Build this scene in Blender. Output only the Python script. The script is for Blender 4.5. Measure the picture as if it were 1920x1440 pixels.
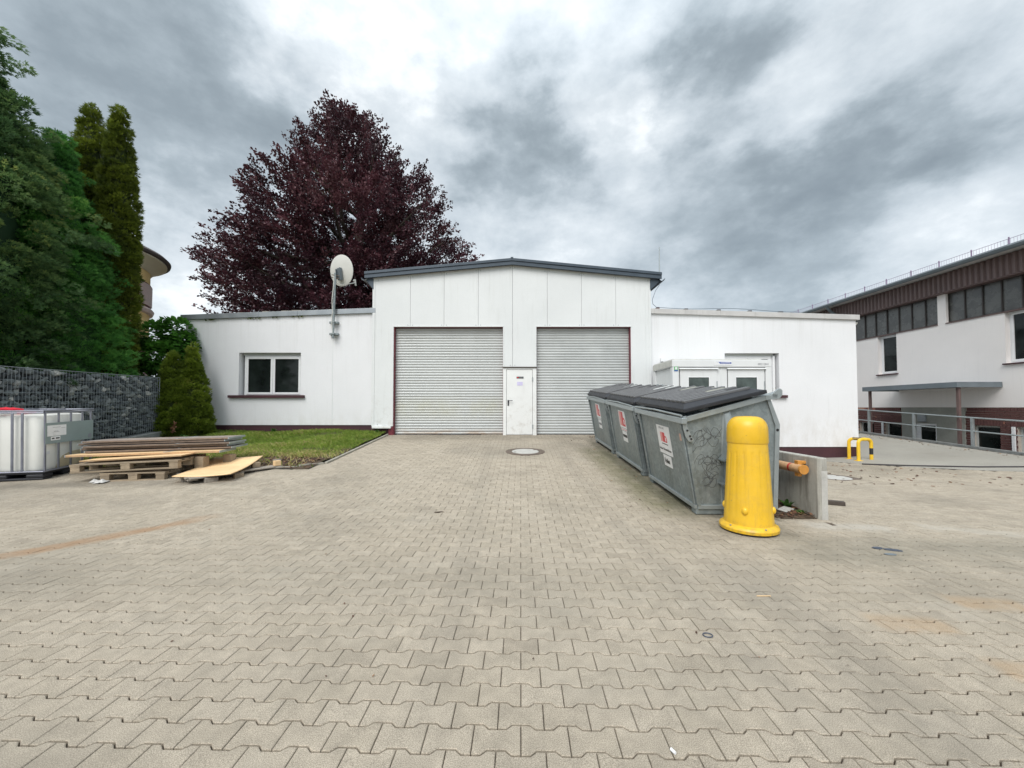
import bpy, math, random
import numpy as np
from mathutils import Vector, Matrix

random.seed(7)
RNG = np.random.default_rng(11)
R = math.radians
SC = bpy.context.scene
for o in list(bpy.data.objects):
    bpy.data.objects.remove(o)
COL = SC.collection

# ------------------------------------------------------------------ camera
PITCH, CY, F, EYE = R(1.6), 743.9, 720.0, 1.37
cam = bpy.data.cameras.new('camera')
cam.lens = 13.5
cam.sensor_width = 36.0
cam.shift_y = (CY - 720.0) / 1920.0
cam.clip_start = 0.05
cam.clip_end = 3000
camo = bpy.data.objects.new('camera', cam)
COL.objects.link(camo)
camo.location = (0, 0, EYE)
camo.rotation_euler = (R(90) + PITCH, 0, 0)
SC.camera = camo
SC.render.resolution_x = 1024
SC.render.resolution_y = 768

# ------------------------------------------------------------------ view
SC.view_settings.view_transform = 'Standard'
SC.view_settings.look = 'None'
SC.view_settings.gamma = 1
SC.view_settings.use_curve_mapping = False
SC.view_settings.exposure = 0.88

# ------------------------------------------------------------------ node helper
class NT:
    def __init__(s, tree):
        s.t = tree
        s.t.nodes.clear()
    def n(s, typ, ins=None, **props):
        nd = s.t.nodes.new(typ)
        for k, v in props.items():
            setattr(nd, k, v)
        if ins:
            for k, v in ins.items():
                sock = nd.inputs[k]
                if isinstance(v, bpy.types.NodeSocket):
                    s.t.links.new(v, sock)
                else:
                    sock.default_value = v
        return nd
    def m(s, op, a, b=0.0, c=0.0, clamp=False):
        nd = s.n('ShaderNodeMath', {0: a, 1: b, 2: c}, operation=op)
        nd.use_clamp = clamp
        return nd.outputs[0]
    def vm(s, op, a, b=(0, 0, 0)):
        nd = s.n('ShaderNodeVectorMath', {0: a, 1: b}, operation=op)
        return nd
    def noise(s, vec, scale, detail=4, rough=0.55, dist=0.0):
        return s.n('ShaderNodeTexNoise', {'Vector': vec, 'Scale': scale, 'Detail': detail, 'Roughness': rough, 'Distortion': dist}).outputs[0]
    def ramp(s, fac, stops, interp='LINEAR'):
        nd = s.n('ShaderNodeValToRGB', {0: fac})
        cr = nd.color_ramp
        cr.interpolation = interp
        while len(cr.elements) < len(stops):
            cr.elements.new(0.5)
        for e, (p, c) in zip(cr.elements, stops):
            e.position = p
            e.color = (c[0], c[1], c[2], 1) if not isinstance(c, (int, float)) else (c, c, c, 1)
        return nd.outputs[0]
    def mr(s, v, a, b, c=0.0, d=1.0):
        return s.n('ShaderNodeMapRange', {0: v, 1: a, 2: b, 3: c, 4: d}).outputs[0]
    def mix(s, f, a, b, mode='MIX'):
        nd = s.n('ShaderNodeMix', data_type='RGBA', blend_type=mode)
        for i, v in ((0, f), (6, a), (7, b)):
            if isinstance(v, bpy.types.NodeSocket):
                s.t.links.new(v, nd.inputs[i])
            else:
                nd.inputs[i].default_value = v if i == 0 else ((v[0], v[1], v[2], 1))
        return nd.outputs[2]

# ------------------------------------------------------------------ sky
def ray(px, py):
    u = (px - 960) / F
    v = -(py - CY) / F
    return Vector((u, math.cos(PITCH) - v * math.sin(PITCH), math.sin(PITCH) + v * math.cos(PITCH)))

SUN_EL, SUN_AZ = 48, 203      # sun set behind the camera, off its true bearing, to brighten the facade
world = bpy.data.worlds.new('World')
SC.world = world
world.use_nodes = True
w = NT(world.node_tree)
dirv = w.n('ShaderNodeTexCoord').outputs['Generated']
sep = w.n('ShaderNodeSeparateXYZ', {0: dirv})
zc = w.m('MAXIMUM', sep.outputs[2], 0.0)
q = w.n('ShaderNodeMapping', {0: dirv, 3: (1, 1, 1.7)}).outputs[0]
n1 = w.noise(q, 2.7, 7, 0.55, 0.0)
n2 = w.noise(w.n('ShaderNodeMapping', {0: dirv, 1: (3.1, 1.7, .4), 3: (1, 1, 1.6)}).outputs[0], 8.0, 8, 0.62, 0.0)
wv = w.n('ShaderNodeTexNoise', {'Vector': q, 'Scale': 5.0, 'Detail': 7.0, 'Roughness': 0.55})
warp = w.vm('SUBTRACT', wv.outputs['Color'], (0.5, 0.5, 0.5)).outputs[0]
warps = w.n('ShaderNodeVectorMath', {0: warp, 'Scale': 0.42}, operation='SCALE').outputs[0]
dw = w.vm('ADD', dirv, warps).outputs[0]
# masses of cloud, each at its own place in the sky: (pixel it was seen at, tightness, darkness)
BL = [((120, 60), 30, -.22), ((330, 90), 36, -.30), ((480, 190), 60, -.30), ((560, 290), 70, -.14), ((300, 330), 50, -.22), ((190, 230), 60, -.08), ((420, 420), 120, -.08),
      ((1000, 260), 95, -.46), ((930, 230), 160, -.20), ((1070, 300), 130, -.20), ((1290, 90), 120, -.30), ((1330, 170), 110, -.36), ((1210, 130), 160, -.20),
      ((1380, 330), 80, -.26), ((1540, 330), 90, -.34), ((1440, 400), 110, -.24), ((1700, 280), 110, -.30), ((1620, 300), 120, -.18), ((1780, 280), 200, -.10),
      ((1230, 480), 90, -.24), ((1350, 520), 110, -.16), ((1520, 530), 120, -.22), ((1000, 380), 90, -.12), ((840, 130), 500, -.12),
      ((700, 60), 40, .14), ((830, 90), 60, .12), ((560, 10), 60, .25), ((1150, 240), 220, .26), ((1130, 50), 70, .16), ((780, 200), 150, .15), ((1430, 180), 120, .14),
      ((370, 520), 90, .30), ((300, 470), 120, .12), ((1620, 120), 30, .10), ((1830, 420), 60, .14), ((1100, 520), 150, .12), ((1890, 200), 60, .08)]
acc = None
for (p, k, a) in BL:
    d = ray(*p).normalized()
    df = w.vm('SUBTRACT', dw, tuple(d))
    ln = w.vm('DOT_PRODUCT', df.outputs[0], df.outputs[0]).outputs['Value']
    e = w.m('EXPONENT', w.m('MULTIPLY', ln, -float(k)))
    acc = w.m('MULTIPLY', e, a) if acc is None else w.m('MULTIPLY_ADD', e, a, acc)
f = w.m('ADD', w.m('MULTIPLY_ADD', w.m('SUBTRACT', n1, 0.5), 1.0, 0.735), w.m('MULTIPLY', w.m('SUBTRACT', n2, 0.5), 0.62))
f = w.m('ADD', f, w.m('MULTIPLY', acc, 0.90))
f = w.m('ADD', f, w.mr(sep.outputs[2], 0.0, 0.30, 0.13, 0.0))      # thinner, paler cloud towards the horizon
ccol = w.ramp(f, [(0.0, (.185, .222, .250)), (0.25, (.235, .278, .308)), (0.45, (.310, .360, .395)), (0.66, (.445, .497, .536)), (0.85, (.565, .612, .645)), (1.0, (.74, .775, .795))])
elev = w.m('MULTIPLY_ADD', w.m('MAXIMUM', w.m('SUBTRACT', sep.outputs[2], 0.62), 0.0), 2.6, 1.0)   # overcast skies are brightest overhead
cbg = w.n('ShaderNodeBackground', {'Color': ccol, 'Strength': w.m('MULTIPLY', elev, 0.82)})
sky = w.n('ShaderNodeTexSky', sky_type='NISHITA', sun_disc=False)
sky.sun_elevation = R(SUN_EL)
sky.sun_rotation = R(SUN_AZ)
sbg = w.n('ShaderNodeBackground', {'Color': sky.outputs[0], 'Strength': 0.06})
wm = w.n('ShaderNodeMixShader', {0: 0.90, 1: sbg.outputs[0], 2: cbg.outputs[0]})
w.n('ShaderNodeOutputWorld', {0: wm.outputs[0]})

# ------------------------------------------------------------------ sun through cloud
sl = bpy.data.lights.new('sun', 'SUN')
sl.energy = 1.5
sl.angle = R(38)
sl.color = (1.0, 0.965, 0.92)
so = bpy.data.objects.new('sun', sl)
COL.objects.link(so)
sd = Vector((math.cos(R(SUN_EL)) * math.sin(R(SUN_AZ)), math.cos(R(SUN_EL)) * math.cos(R(SUN_AZ)), math.sin(R(SUN_EL))))
so.rotation_euler = sd.to_track_quat('Z', 'Y').to_euler()
so.location = (0, -5, 20)

# ------------------------------------------------------------------ picking points
def at(px, py, Y):
    d = ray(px, py)
    return Vector((0, 0, EYE)) + d * (Y / d.y)
def atx(px, py, X):
    d = ray(px, py)
    return Vector((0, 0, EYE)) + d * (X / d.x)
def ss(a, b, x):
    t = np.clip((np.asarray(x, float) - a) / (b - a), 0, 1)
    return t * t * (3 - 2 * t)
def sp(x, k):
    x = np.asarray(x, float) * k
    return np.where(x > 30, x, np.log1p(np.exp(np.minimum(x, 30)))) / k
WX = 3.79                       # the low retaining wall divides the yard in two levels
def gU(x, y):
    return 0.0784 * sp(np.asarray(y, float) - 4.7, 4) + 0 * np.asarray(x, float)
def gL(x, y):
    inner = -.15 * ss(4, 9, y)
    outer = .061 * sp(np.asarray(y, float) - 8.8, 1)
    t = ss(9.5, 13.6, x)
    return inner * (1 - t) + outer * t
def G(x, y):
    x = np.asarray(x, float)
    return np.where(x < WX, gU(x, y), gL(x, y))
def gnd(px, py):
    d = ray(px, py)
    t = 1.0
    for i in range(60):
        p = Vector((0, 0, EYE)) + d * t
        t += (p.z - float(G(p.x, p.y))) / max(-d.z, 0.02) * 0.6
    p = Vector((0, 0, EYE)) + d * t
    return p

# ------------------------------------------------------------------ materials
MATS = {}
def mat(name, col, rough=0.6, metal=0.0, var=0.12, vscale=3.0, bump=0.0, bscale=60.0, fine=0.0, fscale=120.0, streak=0.0, streakcol=(.15, .13, .1),
        spec=0.5, randobj=0.0, transl=0.0, tone=None, coat=0.0, extra=None, stretch=(1, 1, 1)):
    if name in MATS:
        return MATS[name]
    m = bpy.data.materials.new(name)
    m.use_nodes = True
    t = NT(m.node_tree)
    geo = t.n('ShaderNodeNewGeometry')
    pos = geo.outputs['Position']
    mp = t.n('ShaderNodeMapping', {0: pos, 3: stretch}).outputs[0]
    nz = t.noise(mp, vscale, 5, 0.6)
    v = t.mr(nz, 0.3, 0.7, 1 - var, 1 + var)
    base = t.n('ShaderNodeRGB')
    base.outputs[0].default_value = (*col, 1)
    c = base.outputs[0]
    if tone:
        at_ = t.n('ShaderNodeAttribute', attribute_name='tone').outputs['Fac']
        oi = t.n('ShaderNodeObjectInfo').outputs['Random']
        tv = t.m('FRACT', t.m('ADD', at_, oi)) if randobj else at_
        c = t.ramp(tv, tone)
    elif randobj:
        oi = t.n('ShaderNodeObjectInfo').outputs['Random']
        c = t.mix(1.0, c, t.n('ShaderNodeCombineXYZ', {0: t.mr(oi, 0, 1, 1 - randobj, 1 + randobj), 1: t.mr(oi, 0, 1, 1 - randobj, 1 + randobj), 2: t.mr(oi, 0, 1, 1 - randobj, 1 + randobj)}).outputs[0], 'MULTIPLY')
    vv = t.n('ShaderNodeCombineXYZ', {0: v, 1: v, 2: v}).outputs[0]
    c = t.mix(1.0, c, vv, 'MULTIPLY')
    if fine:
        fz = t.noise(pos, fscale, 2, 0.6)
        fv = t.mr(fz, 0.3, 0.7, 1 - fine, 1 + fine)
        c = t.mix(1.0, c, t.n('ShaderNodeCombineXYZ', {0: fv, 1: fv, 2: fv}).outputs[0], 'MULTIPLY')
    if streak:
        ms = t.n('ShaderNodeMapping', {0: pos, 3: (5, 5, 0.35)}).outputs[0]
        s1 = t.noise(ms, 2.2, 5, 0.65)
        s2 = t.noise(pos, 0.9, 3, 0.5)
        sm = t.m('MULTIPLY', t.mr(s1, 0.52, 0.78), t.mr(s2, 0.4, 0.65), clamp=True)
        c = t.mix(t.m('MULTIPLY', sm, streak), c, streakcol)
    if extra:
        c = extra(t, c, pos)
    ins = {'Base Color': c, 'Roughness': rough, 'Metallic': metal, 'Specular IOR Level': spec, 'Coat Weight': coat}
    if rough > 0.15:
        ins['Roughness'] = t.mr(nz, 0.3, 0.7, max(0.05, rough - 0.09), min(1, rough + 0.09))
    if bump:
        bn = t.noise(pos, bscale, 4, 0.6)
        ins['Normal'] = t.n('ShaderNodeBump', {'Height': bn, 'Strength': bump, 'Distance': 0.01}).outputs[0]
    bs = t.n('ShaderNodeBsdfPrincipled', ins)
    out = bs.outputs[0]
    if transl:
        tr = t.n('ShaderNodeBsdfTranslucent', {0: c})
        out = t.n('ShaderNodeMixShader', {0: transl, 1: out, 2: tr.outputs[0]}).outputs[0]
    t.n('ShaderNodeOutputMaterial', {0: out})
    MATS[name] = m
    return m

def glass_mat(name, col=(.012, .016, .015), rough=0.04, spec=.32):
    # dark room behind a reflecting pane
    m = bpy.data.materials.new(name)
    m.use_nodes = True
    t = NT(m.node_tree)
    pos = t.n('ShaderNodeNewGeometry').outputs['Position']
    nz = t.noise(pos, 2.5, 4, 0.6)
    bn = t.noise(pos, 0.9, 2, 0.5)
    b = t.n('ShaderNodeBump', {'Height': bn, 'Strength': 0.08, 'Distance': 0.05}).outputs[0]
    c = t.mix(t.mr(nz, 0.35, 0.7), [k * 0.6 for k in col], [k * 1.5 for k in col])
    bs = t.n('ShaderNodeBsdfPrincipled', {'Base Color': c, 'Roughness': t.mr(nz, 0.3, 0.7, rough, rough * 2.5), 'Normal': b, 'Specular IOR Level': spec})
    t.n('ShaderNodeOutputMaterial', {0: bs.outputs[0]})
    return m

def M_(k):
    return MATS[k]

def paving_extra(t, c, pos):
    # broad wear: greyer traffic lanes, a rust coloured trail on the left, green-grey damp near the bins
    sx = t.n('ShaderNodeSeparateXYZ', {0: pos})
    X, Y = sx.outputs[0], sx.outputs[1]
    big = t.noise(pos, 0.55, 5, 0.62)
    c = t.mix(t.m('MULTIPLY', t.mr(big, 0.5, 0.72), 0.45), c, (.17, .155, .125))
    big2 = t.noise(t.vm('ADD', pos, (13, 7, 0)).outputs[0], 1.3, 5, 0.6)
    c = t.mix(t.m('MULTIPLY', t.mr(big2, 0.55, 0.75), 0.30), c, (.47, .43, .36))
    # dark oily lane right of the bollard
    def band(x0, y0, x1, y1, wd, amt, col, c, nscale=2.0, wob=0.35):
        dx, dy = x1 - x0, y1 - y0
        L = math.hypot(dx, dy)
        ux, uy = dx / L, dy / L
        rx, ry = t.m('SUBTRACT', X, x0), t.m('SUBTRACT', Y, y0)
        al = t.m('DIVIDE', t.m('ADD', t.m('MULTIPLY', rx, ux), t.m('MULTIPLY', ry, uy)), L)
        ac = t.m('ADD', t.m('MULTIPLY', rx, -uy), t.m('MULTIPLY', ry, ux))
        nn = t.noise(pos, nscale, 5, 0.65)
        ac = t.m('ABSOLUTE', t.m('ADD', ac, t.m('MULTIPLY', t.m('SUBTRACT', nn, 0.5), wob)))
        m1 = t.mr(ac, wd * 0.35, wd, 1, 0)
        m2 = t.m('MULTIPLY', t.mr(al, -0.08, 0.08), t.mr(al, 0.92, 1.08, 1, 0))
        mk = t.m('MULTIPLY', t.m('MULTIPLY', m1, m2), t.mr(nn, 0.25, 0.6, 0.35, 1))
        return t.mix(t.m('MULTIPLY', mk, amt), c, col)
    c = band(-5.35, 2.75, -3.75, 4.75, 0.17, 0.75, (.34, .2, .105), c)                     # rusty trail
    c = band(2.15, 4.9, 1.95, 9.5, 0.5, 0.8, (.15, .145, .075), c, 3, .6)
    c = band(1.35, 1.4, 1.1, 9.0, 0.16, 0.22, (.20, .18, .15), c, 1.5, .2)
    c = band(-.35, 1.4, -.6, 10.0, 0.16, 0.20, (.20, .18, .15), c, 1.5, .2)
    c = band(-4.5, 3.2, 3.4, 3.0, 0.5, 0.16, (.20, .185, .15), c, 1.2, .8)                 # mossy strip beside the bins
    c = band(1.9, 11.2, 3.0, 5.0, 0.9, 0.30, (.13, .12, .10), c, 2, .8)
    c = band(2.6, 3.8, 5.4, 3.7, 0.5, 0.45, (.17, .165, .13), c, 1.6, .8)
    c = band(2.0, 3.6, 1.75, 1.5, 0.35, 0.28, (.17, .16, .14), c, 1.6, .5)
    c = band(4.7, 4.5, 5.5, 4.15, 0.16, 0.4, (.52, .49, .43), c, 6, .5)                    # pale spill
    c = band(3.4, 4.5, 4.3, 4.4, 0.2, 0.5, (.55, .53, .48), c, 4, .3)
    c = band(4.2, 9.0, 9.5, 9.6, 1.3, 0.45, (.17, .155, .12), c, 1.2, 1.2)
    c = band(-3.4, 11.2, 3.2, 11.2, 0.7, 0.45, (.17, .15, .12), c, 2, .8)
    c = band(-1.5, 9.6, 2.0, 9.2, 1.4, 0.28, (.20, .18, .15), c, 2, .8)
    c = band(-9, 6.0, -5.0, 5.2, 0.5, 0.3, (.2, .18, .15), c, 2, .8)
    c = band(-8.5, 6.15, -4.4, 6.45, 0.28, 0.55, (.15, .135, .11), c, 4, .3)
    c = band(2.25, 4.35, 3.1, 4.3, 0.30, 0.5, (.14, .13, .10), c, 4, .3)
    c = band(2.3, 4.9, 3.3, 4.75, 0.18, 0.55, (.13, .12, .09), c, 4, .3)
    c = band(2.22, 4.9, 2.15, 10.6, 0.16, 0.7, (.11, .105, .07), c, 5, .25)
    for (a, b) in ((2.55, 2.05), (3.1, 2.75), (4.6, 2.9), (2.3, 2.5)):
        c = band(a, b, a + .45, b - .06, 0.13, 0.45, (.42, .27, .14), c, 5, .15)           # small rust blots
    return c

mat('paving', (.36, .325, .27), 0.85, 0, 0.13, 11, 0.5, 420, 0.5, 260, randobj=1, spec=0.3,
    tone=[(0.0, (.345, .298, .235)), (0.10, (.375, .326, .256)), (0.5, (.395, .343, .271)), (0.9, (.415, .362, .288)), (1.0, (.362, .315, .25))], extra=paving_extra)
mat('joint', (.095, .072, .052), 0.95, 0, 0.3, 4, 0.4, 200, 0.3, 200)
def asphalt_extra(t, c, pos):
    b = t.noise(pos, 0.6, 5, 0.6)
    c = t.mix(t.m('MULTIPLY', t.mr(b, 0.48, 0.7), 0.5), c, (.17, .155, .13))
    return c
mat('asphalt', (.33, .315, .275), 0.9, 0, 0.12, 1.2, 0.5, 260, 0.30, 200, extra=asphalt_extra)
def render_extra(t, c, pos):
    sx = t.n('ShaderNodeSeparateXYZ', {0: pos})
    n = t.noise(t.n('ShaderNodeMapping', {0: pos, 3: (2.2, 2.2, 1)}).outputs[0], 2.2, 6, 0.7)
    low = t.m('MULTIPLY', t.mr(sx.outputs[2], 0.75, 1.35, 1, 0), t.mr(n, 0.40, 0.65))
    c = t.mix(t.m('MULTIPLY', low, 0.28), c, (.50, .46, .40))
    st = t.noise(t.n('ShaderNodeMapping', {0: pos, 3: (6, 6, .22)}).outputs[0], 1.6, 5, 0.6)
    up = t.m('MULTIPLY', t.mr(sx.outputs[2], 2.6, 4.2), t.mr(st, 0.50, 0.70))
    c = t.mix(t.m('MULTIPLY', up, 0.22), c, (.52, .52, .50))
    b = t.noise(pos, 0.45, 4, 0.55)
    return t.mix(t.m('MULTIPLY', t.mr(b, 0.45, 0.65), 0.10), c, (.66, .66, .67))
mat('render_white', (.80, .808, .825), 0.9, 0, 0.03, 0.7, 0.7, 120, 0.05, 110, streak=0.16, streakcol=(.45, .45, .44), extra=render_extra)
mat('render_warm', (.82, .785, .765), 0.9, 0, 0.03, 0.7, 0.5, 170, 0.05, 150, streak=0.18, streakcol=(.45, .43, .42))
def panel_extra(t, c, pos):
    sx = t.n('ShaderNodeSeparateXYZ', {0: pos})
    g = t.m('MULTIPLY', t.mr(sx.outputs[2], 0.9, 2.0, 1, 0), t.mr(t.noise(pos, 5, 5, 0.7), 0.5, 0.75))
    return t.mix(t.m('MULTIPLY', g, 0.55), c, (.42, .38, .33))
mat('panel', (.72, .74, .742), 0.45, 0, 0.035, 0.8, 0, fine=0.03, fscale=60, streak=0.35, streakcol=(.46, .47, .44), extra=panel_extra)
mat('door_white', (.78, .79, .78), 0.4, 0, 0.04, 1.5, 0, fine=0.03, fscale=60, streak=0.3, streakcol=(.45, .44, .42), extra=panel_extra)
mat('burgundy', (.062, .022, .028), 0.75, 0, 0.2, 1.5, 0.2, 120, 0.12, 80, streak=0.25, streakcol=(.12, .09, .08))
mat('red_steel', (.15, .022, .035), 0.5, 0, 0.2, 3)
def slat_extra(t, c, pos):
    sx = t.n('ShaderNodeSeparateXYZ', {0: pos})
    X, Z = sx.outputs[0], sx.outputs[2]
    nn = t.noise(pos, 1.5, 5, 0.65)
    n3 = t.noise(t.n('ShaderNodeMapping', {0: pos, 3: (1, 1, 8)}).outputs[0], 1.6, 4, 0.65)
    low = t.m('MULTIPLY', t.mr(Z, 0.55, 0.78, 1, 0), t.mr(n3, 0.42, 0.62))
    left = t.mr(X, -0.6, 0.4, 1, 0)
    c = t.mix(t.m('MULTIPLY', t.m('MULTIPLY', low, left), 0.75), c, (.36, .22, .11))
    gz = t.mr(t.m('ABSOLUTE', t.m('SUBTRACT', Z, 1.36)), 0.05, 0.42, 1, 0)
    c = t.mix(t.m('MULTIPLY', t.m('MULTIPLY', gz, t.mr(nn, 0.35, 0.65)), t.m('MULTIPLY', left, 0.42)), c, (.38, .37, .21))
    return c
mat('slat', (.485, .505, .50), 0.42, 0.15, 0.07, 2.0, 0, fine=0.05, fscale=40, extra=slat_extra, randobj=0.03)
mat('zinc', (.33, .36, .385), 0.45, 0.5, 0.12, 3, streak=0.3, streakcol=(.5, .48, .45))
mat('cap_pale', (.54, .53, .52), 0.6, 0.1, 0.1, 3, streak=0.4, streakcol=(.3, .29, .27))
mat('anthracite', (.062, .082, .105), 0.4, 0.2, 0.12, 2)
mat('pvc', (.78, .79, .80), 0.3, 0, 0.02, 2)
mat('pvc_grey', (.50, .52, .50), 0.4, 0, 0.05, 2)
MATS['glass'] = glass_mat('glass')
MATS['glass_cabin'] = glass_mat('glass_cabin', (.07, .09, .085), 0.08)
MATS['glass_old'] = glass_mat('glass_old', (.085, .088, .085), 0.16, .6)
def galv_extra(t, c, pos):
    v = t.n('ShaderNodeTexVoronoi', {'Vector': pos, 'Scale': 26.0, 'Randomness': 1.0}).outputs['Color']
    vs = t.n('ShaderNodeSeparateColor', {0: v}).outputs[0]
    c = t.mix(1.0, c, t.ramp(vs, [(0, .87), (1, 1.13)]), 'MULTIPLY')
    st = t.noise(t.n('ShaderNodeMapping', {0: pos, 3: (3, 3, 0.6)}).outputs[0], 2.5, 6, 0.7, 0.4)
    c = t.mix(t.m('MULTIPLY', t.mr(st, 0.5, 0.72), 0.55), c, (.40, .425, .42))
    rs = t.noise(t.vm('ADD', pos, (3, 9, 1)).outputs[0], 4.5, 6, 0.75)
    c = t.mix(t.m('MULTIPLY', t.mr(rs, 0.66, 0.78), 0.6), c, (.16, .10, .06))
    sc = t.noise(t.n('ShaderNodeMapping', {0: pos, 3: (4, 4, 1)}).outputs[0], 9, 5, 0.8, 1.5)
    return t.mix(t.m('MULTIPLY', t.mr(sc, 0.60, 0.70), 0.35), c, (.10, .105, .105))
mat('galvanised', (.245, .282, .29), 0.5, 0.45, 0.16, 2.6, 0.12, 30, 0.05, 90, extra=galv_extra)
mat('galv_clean', (.36, .40, .41), 0.42, 0.5, 0.12, 4)
def lid_extra(t, c, pos):
    n = t.noise(pos, 5, 6, 0.7)
    return t.mix(t.m('MULTIPLY', t.mr(n, 0.42, 0.7), 0.6), c, (.14, .14, .14))
mat('lid_plastic', (.05, .051, .056), 0.5, 0, 0.25, 2.5, 0.1, 60, extra=lid_extra)
mat('lid_dusty', (.085, .086, .09), 0.5, 0, 0.3, 3, 0.1, 60, extra=lid_extra)
mat('lid_patch', (.30, .30, .25), 0.5, 0, 0.2, 6)
mat('lid_pale', (.62, .64, .62), 0.35, 0, 0.08, 6)
mat('decal', (.76, .77, .78), 0.35, 0, 0.05, 8)
mat('decal_red', (.60, .045, .055), 0.4, 0, 0.05, 8)
mat('decal_pink', (.72, .30, .29), 0.4, 0, 0.05, 8)
mat('ink', (.02, .02, .022), 0.5, 0, 0.05, 8)
mat('graffiti', (.07, .075, .08), 0.6, 0, 0.3, 8)
mat('ink_soft', (.22, .22, .24), 0.5, 0, 0.05, 8)
mat('peeled', (.58, .36, .29), 0.6, 0, 0.15, 20)
def yellow_extra(t, c, pos):
    n = t.noise(pos, 7, 6, 0.75)
    c = t.mix(t.m('MULTIPLY', t.mr(n, 0.52, 0.72), 0.5), c, (.60, .37, .07))
    f2 = t.noise(pos, 2.6, 5, 0.7)
    c = t.mix(t.m('MULTIPLY', t.mr(f2, 0.5, 0.7), 0.22), c, (.80, .56, .12))
    g2 = t.noise(t.n('ShaderNodeMapping', {0: pos, 3: (14, 14, 1.2)}).outputs[0], 1.2, 5, 0.7)
    c = t.mix(t.m('MULTIPLY', t.mr(g2, 0.55, 0.72), 0.35), c, (.42, .28, .06))
    s = t.noise(t.n('ShaderNodeMapping', {0: pos, 3: (9, 9, 30)}).outputs[0], 1.3, 5, 0.8, 0.8)
    c = t.mix(t.m('MULTIPLY', t.mr(s, 0.64, 0.70), 0.75), c, (.22, .15, .06))
    sx = t.n('ShaderNodeSeparateXYZ', {0: pos})
    lo = t.m('MULTIPLY', t.mr(sx.outputs[2], 0.02, 0.16, 1, 0), t.mr(t.noise(pos, 14, 5, 0.7), 0.45, 0.7))
    c = t.mix(t.m('MULTIPLY', lo, 0.7), c, (.16, .13, .07))
    return c
mat('yellow_plastic', (.76, .46, .022), 0.36, 0, 0.07, 3, 0.06, 120, extra=yellow_extra)
mat('yellow_steel', (.82, .52, .03), 0.38, 0, 0.08, 4)
mat('black_paint', (.02, .02, .024), 0.5, 0, 0.1, 4)
mat('orange_paint', (.60, .27, .055), 0.45, 0, 0.2, 9, streak=0.3, streakcol=(.3, .18, .08))
mat('worn_wood_pole', (.55, .33, .17), 0.6, 0, 0.2, 14)
mat('red_paint', (.5, .03, .02), 0.5, 0, 0.1, 9)
def conc_extra(t, c, pos):
    ms = t.n('ShaderNodeMapping', {0: pos, 3: (1, 1, 0.12)}).outputs[0]
    s = t.noise(ms, 11, 5, 0.7)
    return t.mix(t.m('MULTIPLY', t.mr(s, 0.48, 0.68), 0.7), c, (.13, .115, .095))
mat('concrete_wall', (.42, .41, .37), 0.9, 0, 0.15, 3, 0.4, 80, 0.1, 120, extra=conc_extra)
mat('concrete', (.40, .39, .36), 0.9, 0, 0.15, 4, 0.4, 100, 0.15, 150)
mat('concrete_light', (.46, .45, .42), 0.85, 0, 0.12, 9, 0.3, 100, 0.12, 150)
mat('concrete_block', (.21, .22, .215), 0.95, 0, 0.2, 7, 0.6, 70, 0.25, 90)
mat('cast_iron', (.15, .115, .09), 0.7, 0.3, 0.25, 10, 0.3, 120)
mat('kerb', (.34, .32, .27), 0.9, 0, 0.2, 5, 0.4, 120, 0.15, 150)
mat('stone', (.10, .115, .115), 0.75, 0, 0.2, 9, 0.5, 60, 0.2, 60, randobj=1,
    tone=[(0, (.035, .042, .048)), (.35, (.08, .096, .104)), (.7, (.13, .15, .152)), (.9, (.22, .24, .235)), (1.0, (.46, .46, .43))])
mat('dark_backing', (.02, .023, .025), 0.95, 0, 0.2, 9)  # near-black block behind the stones, shade of the gaps put into its colour
mat('wire', (.24, .27, .28), 0.5, 0.5, 0.1, 9)
def wood_extra(t, c, pos):
    s = t.noise(t.n('ShaderNodeMapping', {0: pos, 3: (3, 30, 30)}).outputs[0], 1.5, 5, 0.7)
    return t.mix(t.m('MULTIPLY', t.mr(s, 0.45, 0.65), 0.45), c, (.16, .12, .085))
mat('pallet_wood', (.31, .245, .17), 0.85, 0, 0.2, 7, 0.3, 60, 0.12, 90, randobj=0.25, extra=wood_extra)
mat('pallet_grey', (.30, .27, .23), 0.85, 0, 0.25, 7, 0.3, 60, 0.12, 90, randobj=0.2, extra=wood_extra)
mat('dark_wood', (.075, .06, .05), 0.8, 0, 0.3, 9, 0.4, 50)
def ply_extra(t, c, pos):
    s = t.noise(t.n('ShaderNodeMapping', {0: pos, 3: (1, 2.5, 1)}).outputs[0], 5, 5, 0.7, 0.5)
    return t.mix(t.m('MULTIPLY', t.mr(s, 0.5, 0.65), 0.35), c, (.58, .36, .17))
mat('plywood', (.80, .56, .31), 0.6, 0, 0.07, 3, extra=ply_extra)
mat('ply_edge', (.42, .27, .15), 0.7, 0, 0.2, 14, randobj=0.25)
mat('form_panel', (.30, .245, .21), 0.6, 0, 0.2, 4, streak=0)
mat('form_edge', (.17, .125, .095), 0.7, 0, 0.3, 14, randobj=0.3)
mat('steel_edge', (.42, .46, .48), 0.45, 0.5, 0.15, 9)
mat('ibc_plastic', (.86, .86, .81), 0.35, 0, 0.05, 2, transl=0.12)
mat('ibc_liquid', (.55, .47, .32), 0.4, 0, 0.1, 4)
mat('ibc_cage', (.26, .27, .32), 0.4, 0.5, 0.12, 6)
mat('ibc_plate', (.25, .31, .31), 0.45, 0.2, 0.08, 3)
mat('black_plastic', (.022, .024, .03), 0.5, 0, 0.25, 7)
mat('red_cloth', (.62, .02, .04), 0.8, 0, 0.15, 12)
mat('clear_film', (.55, .54, .52), 0.3, 0, 0.2, 20)
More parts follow.
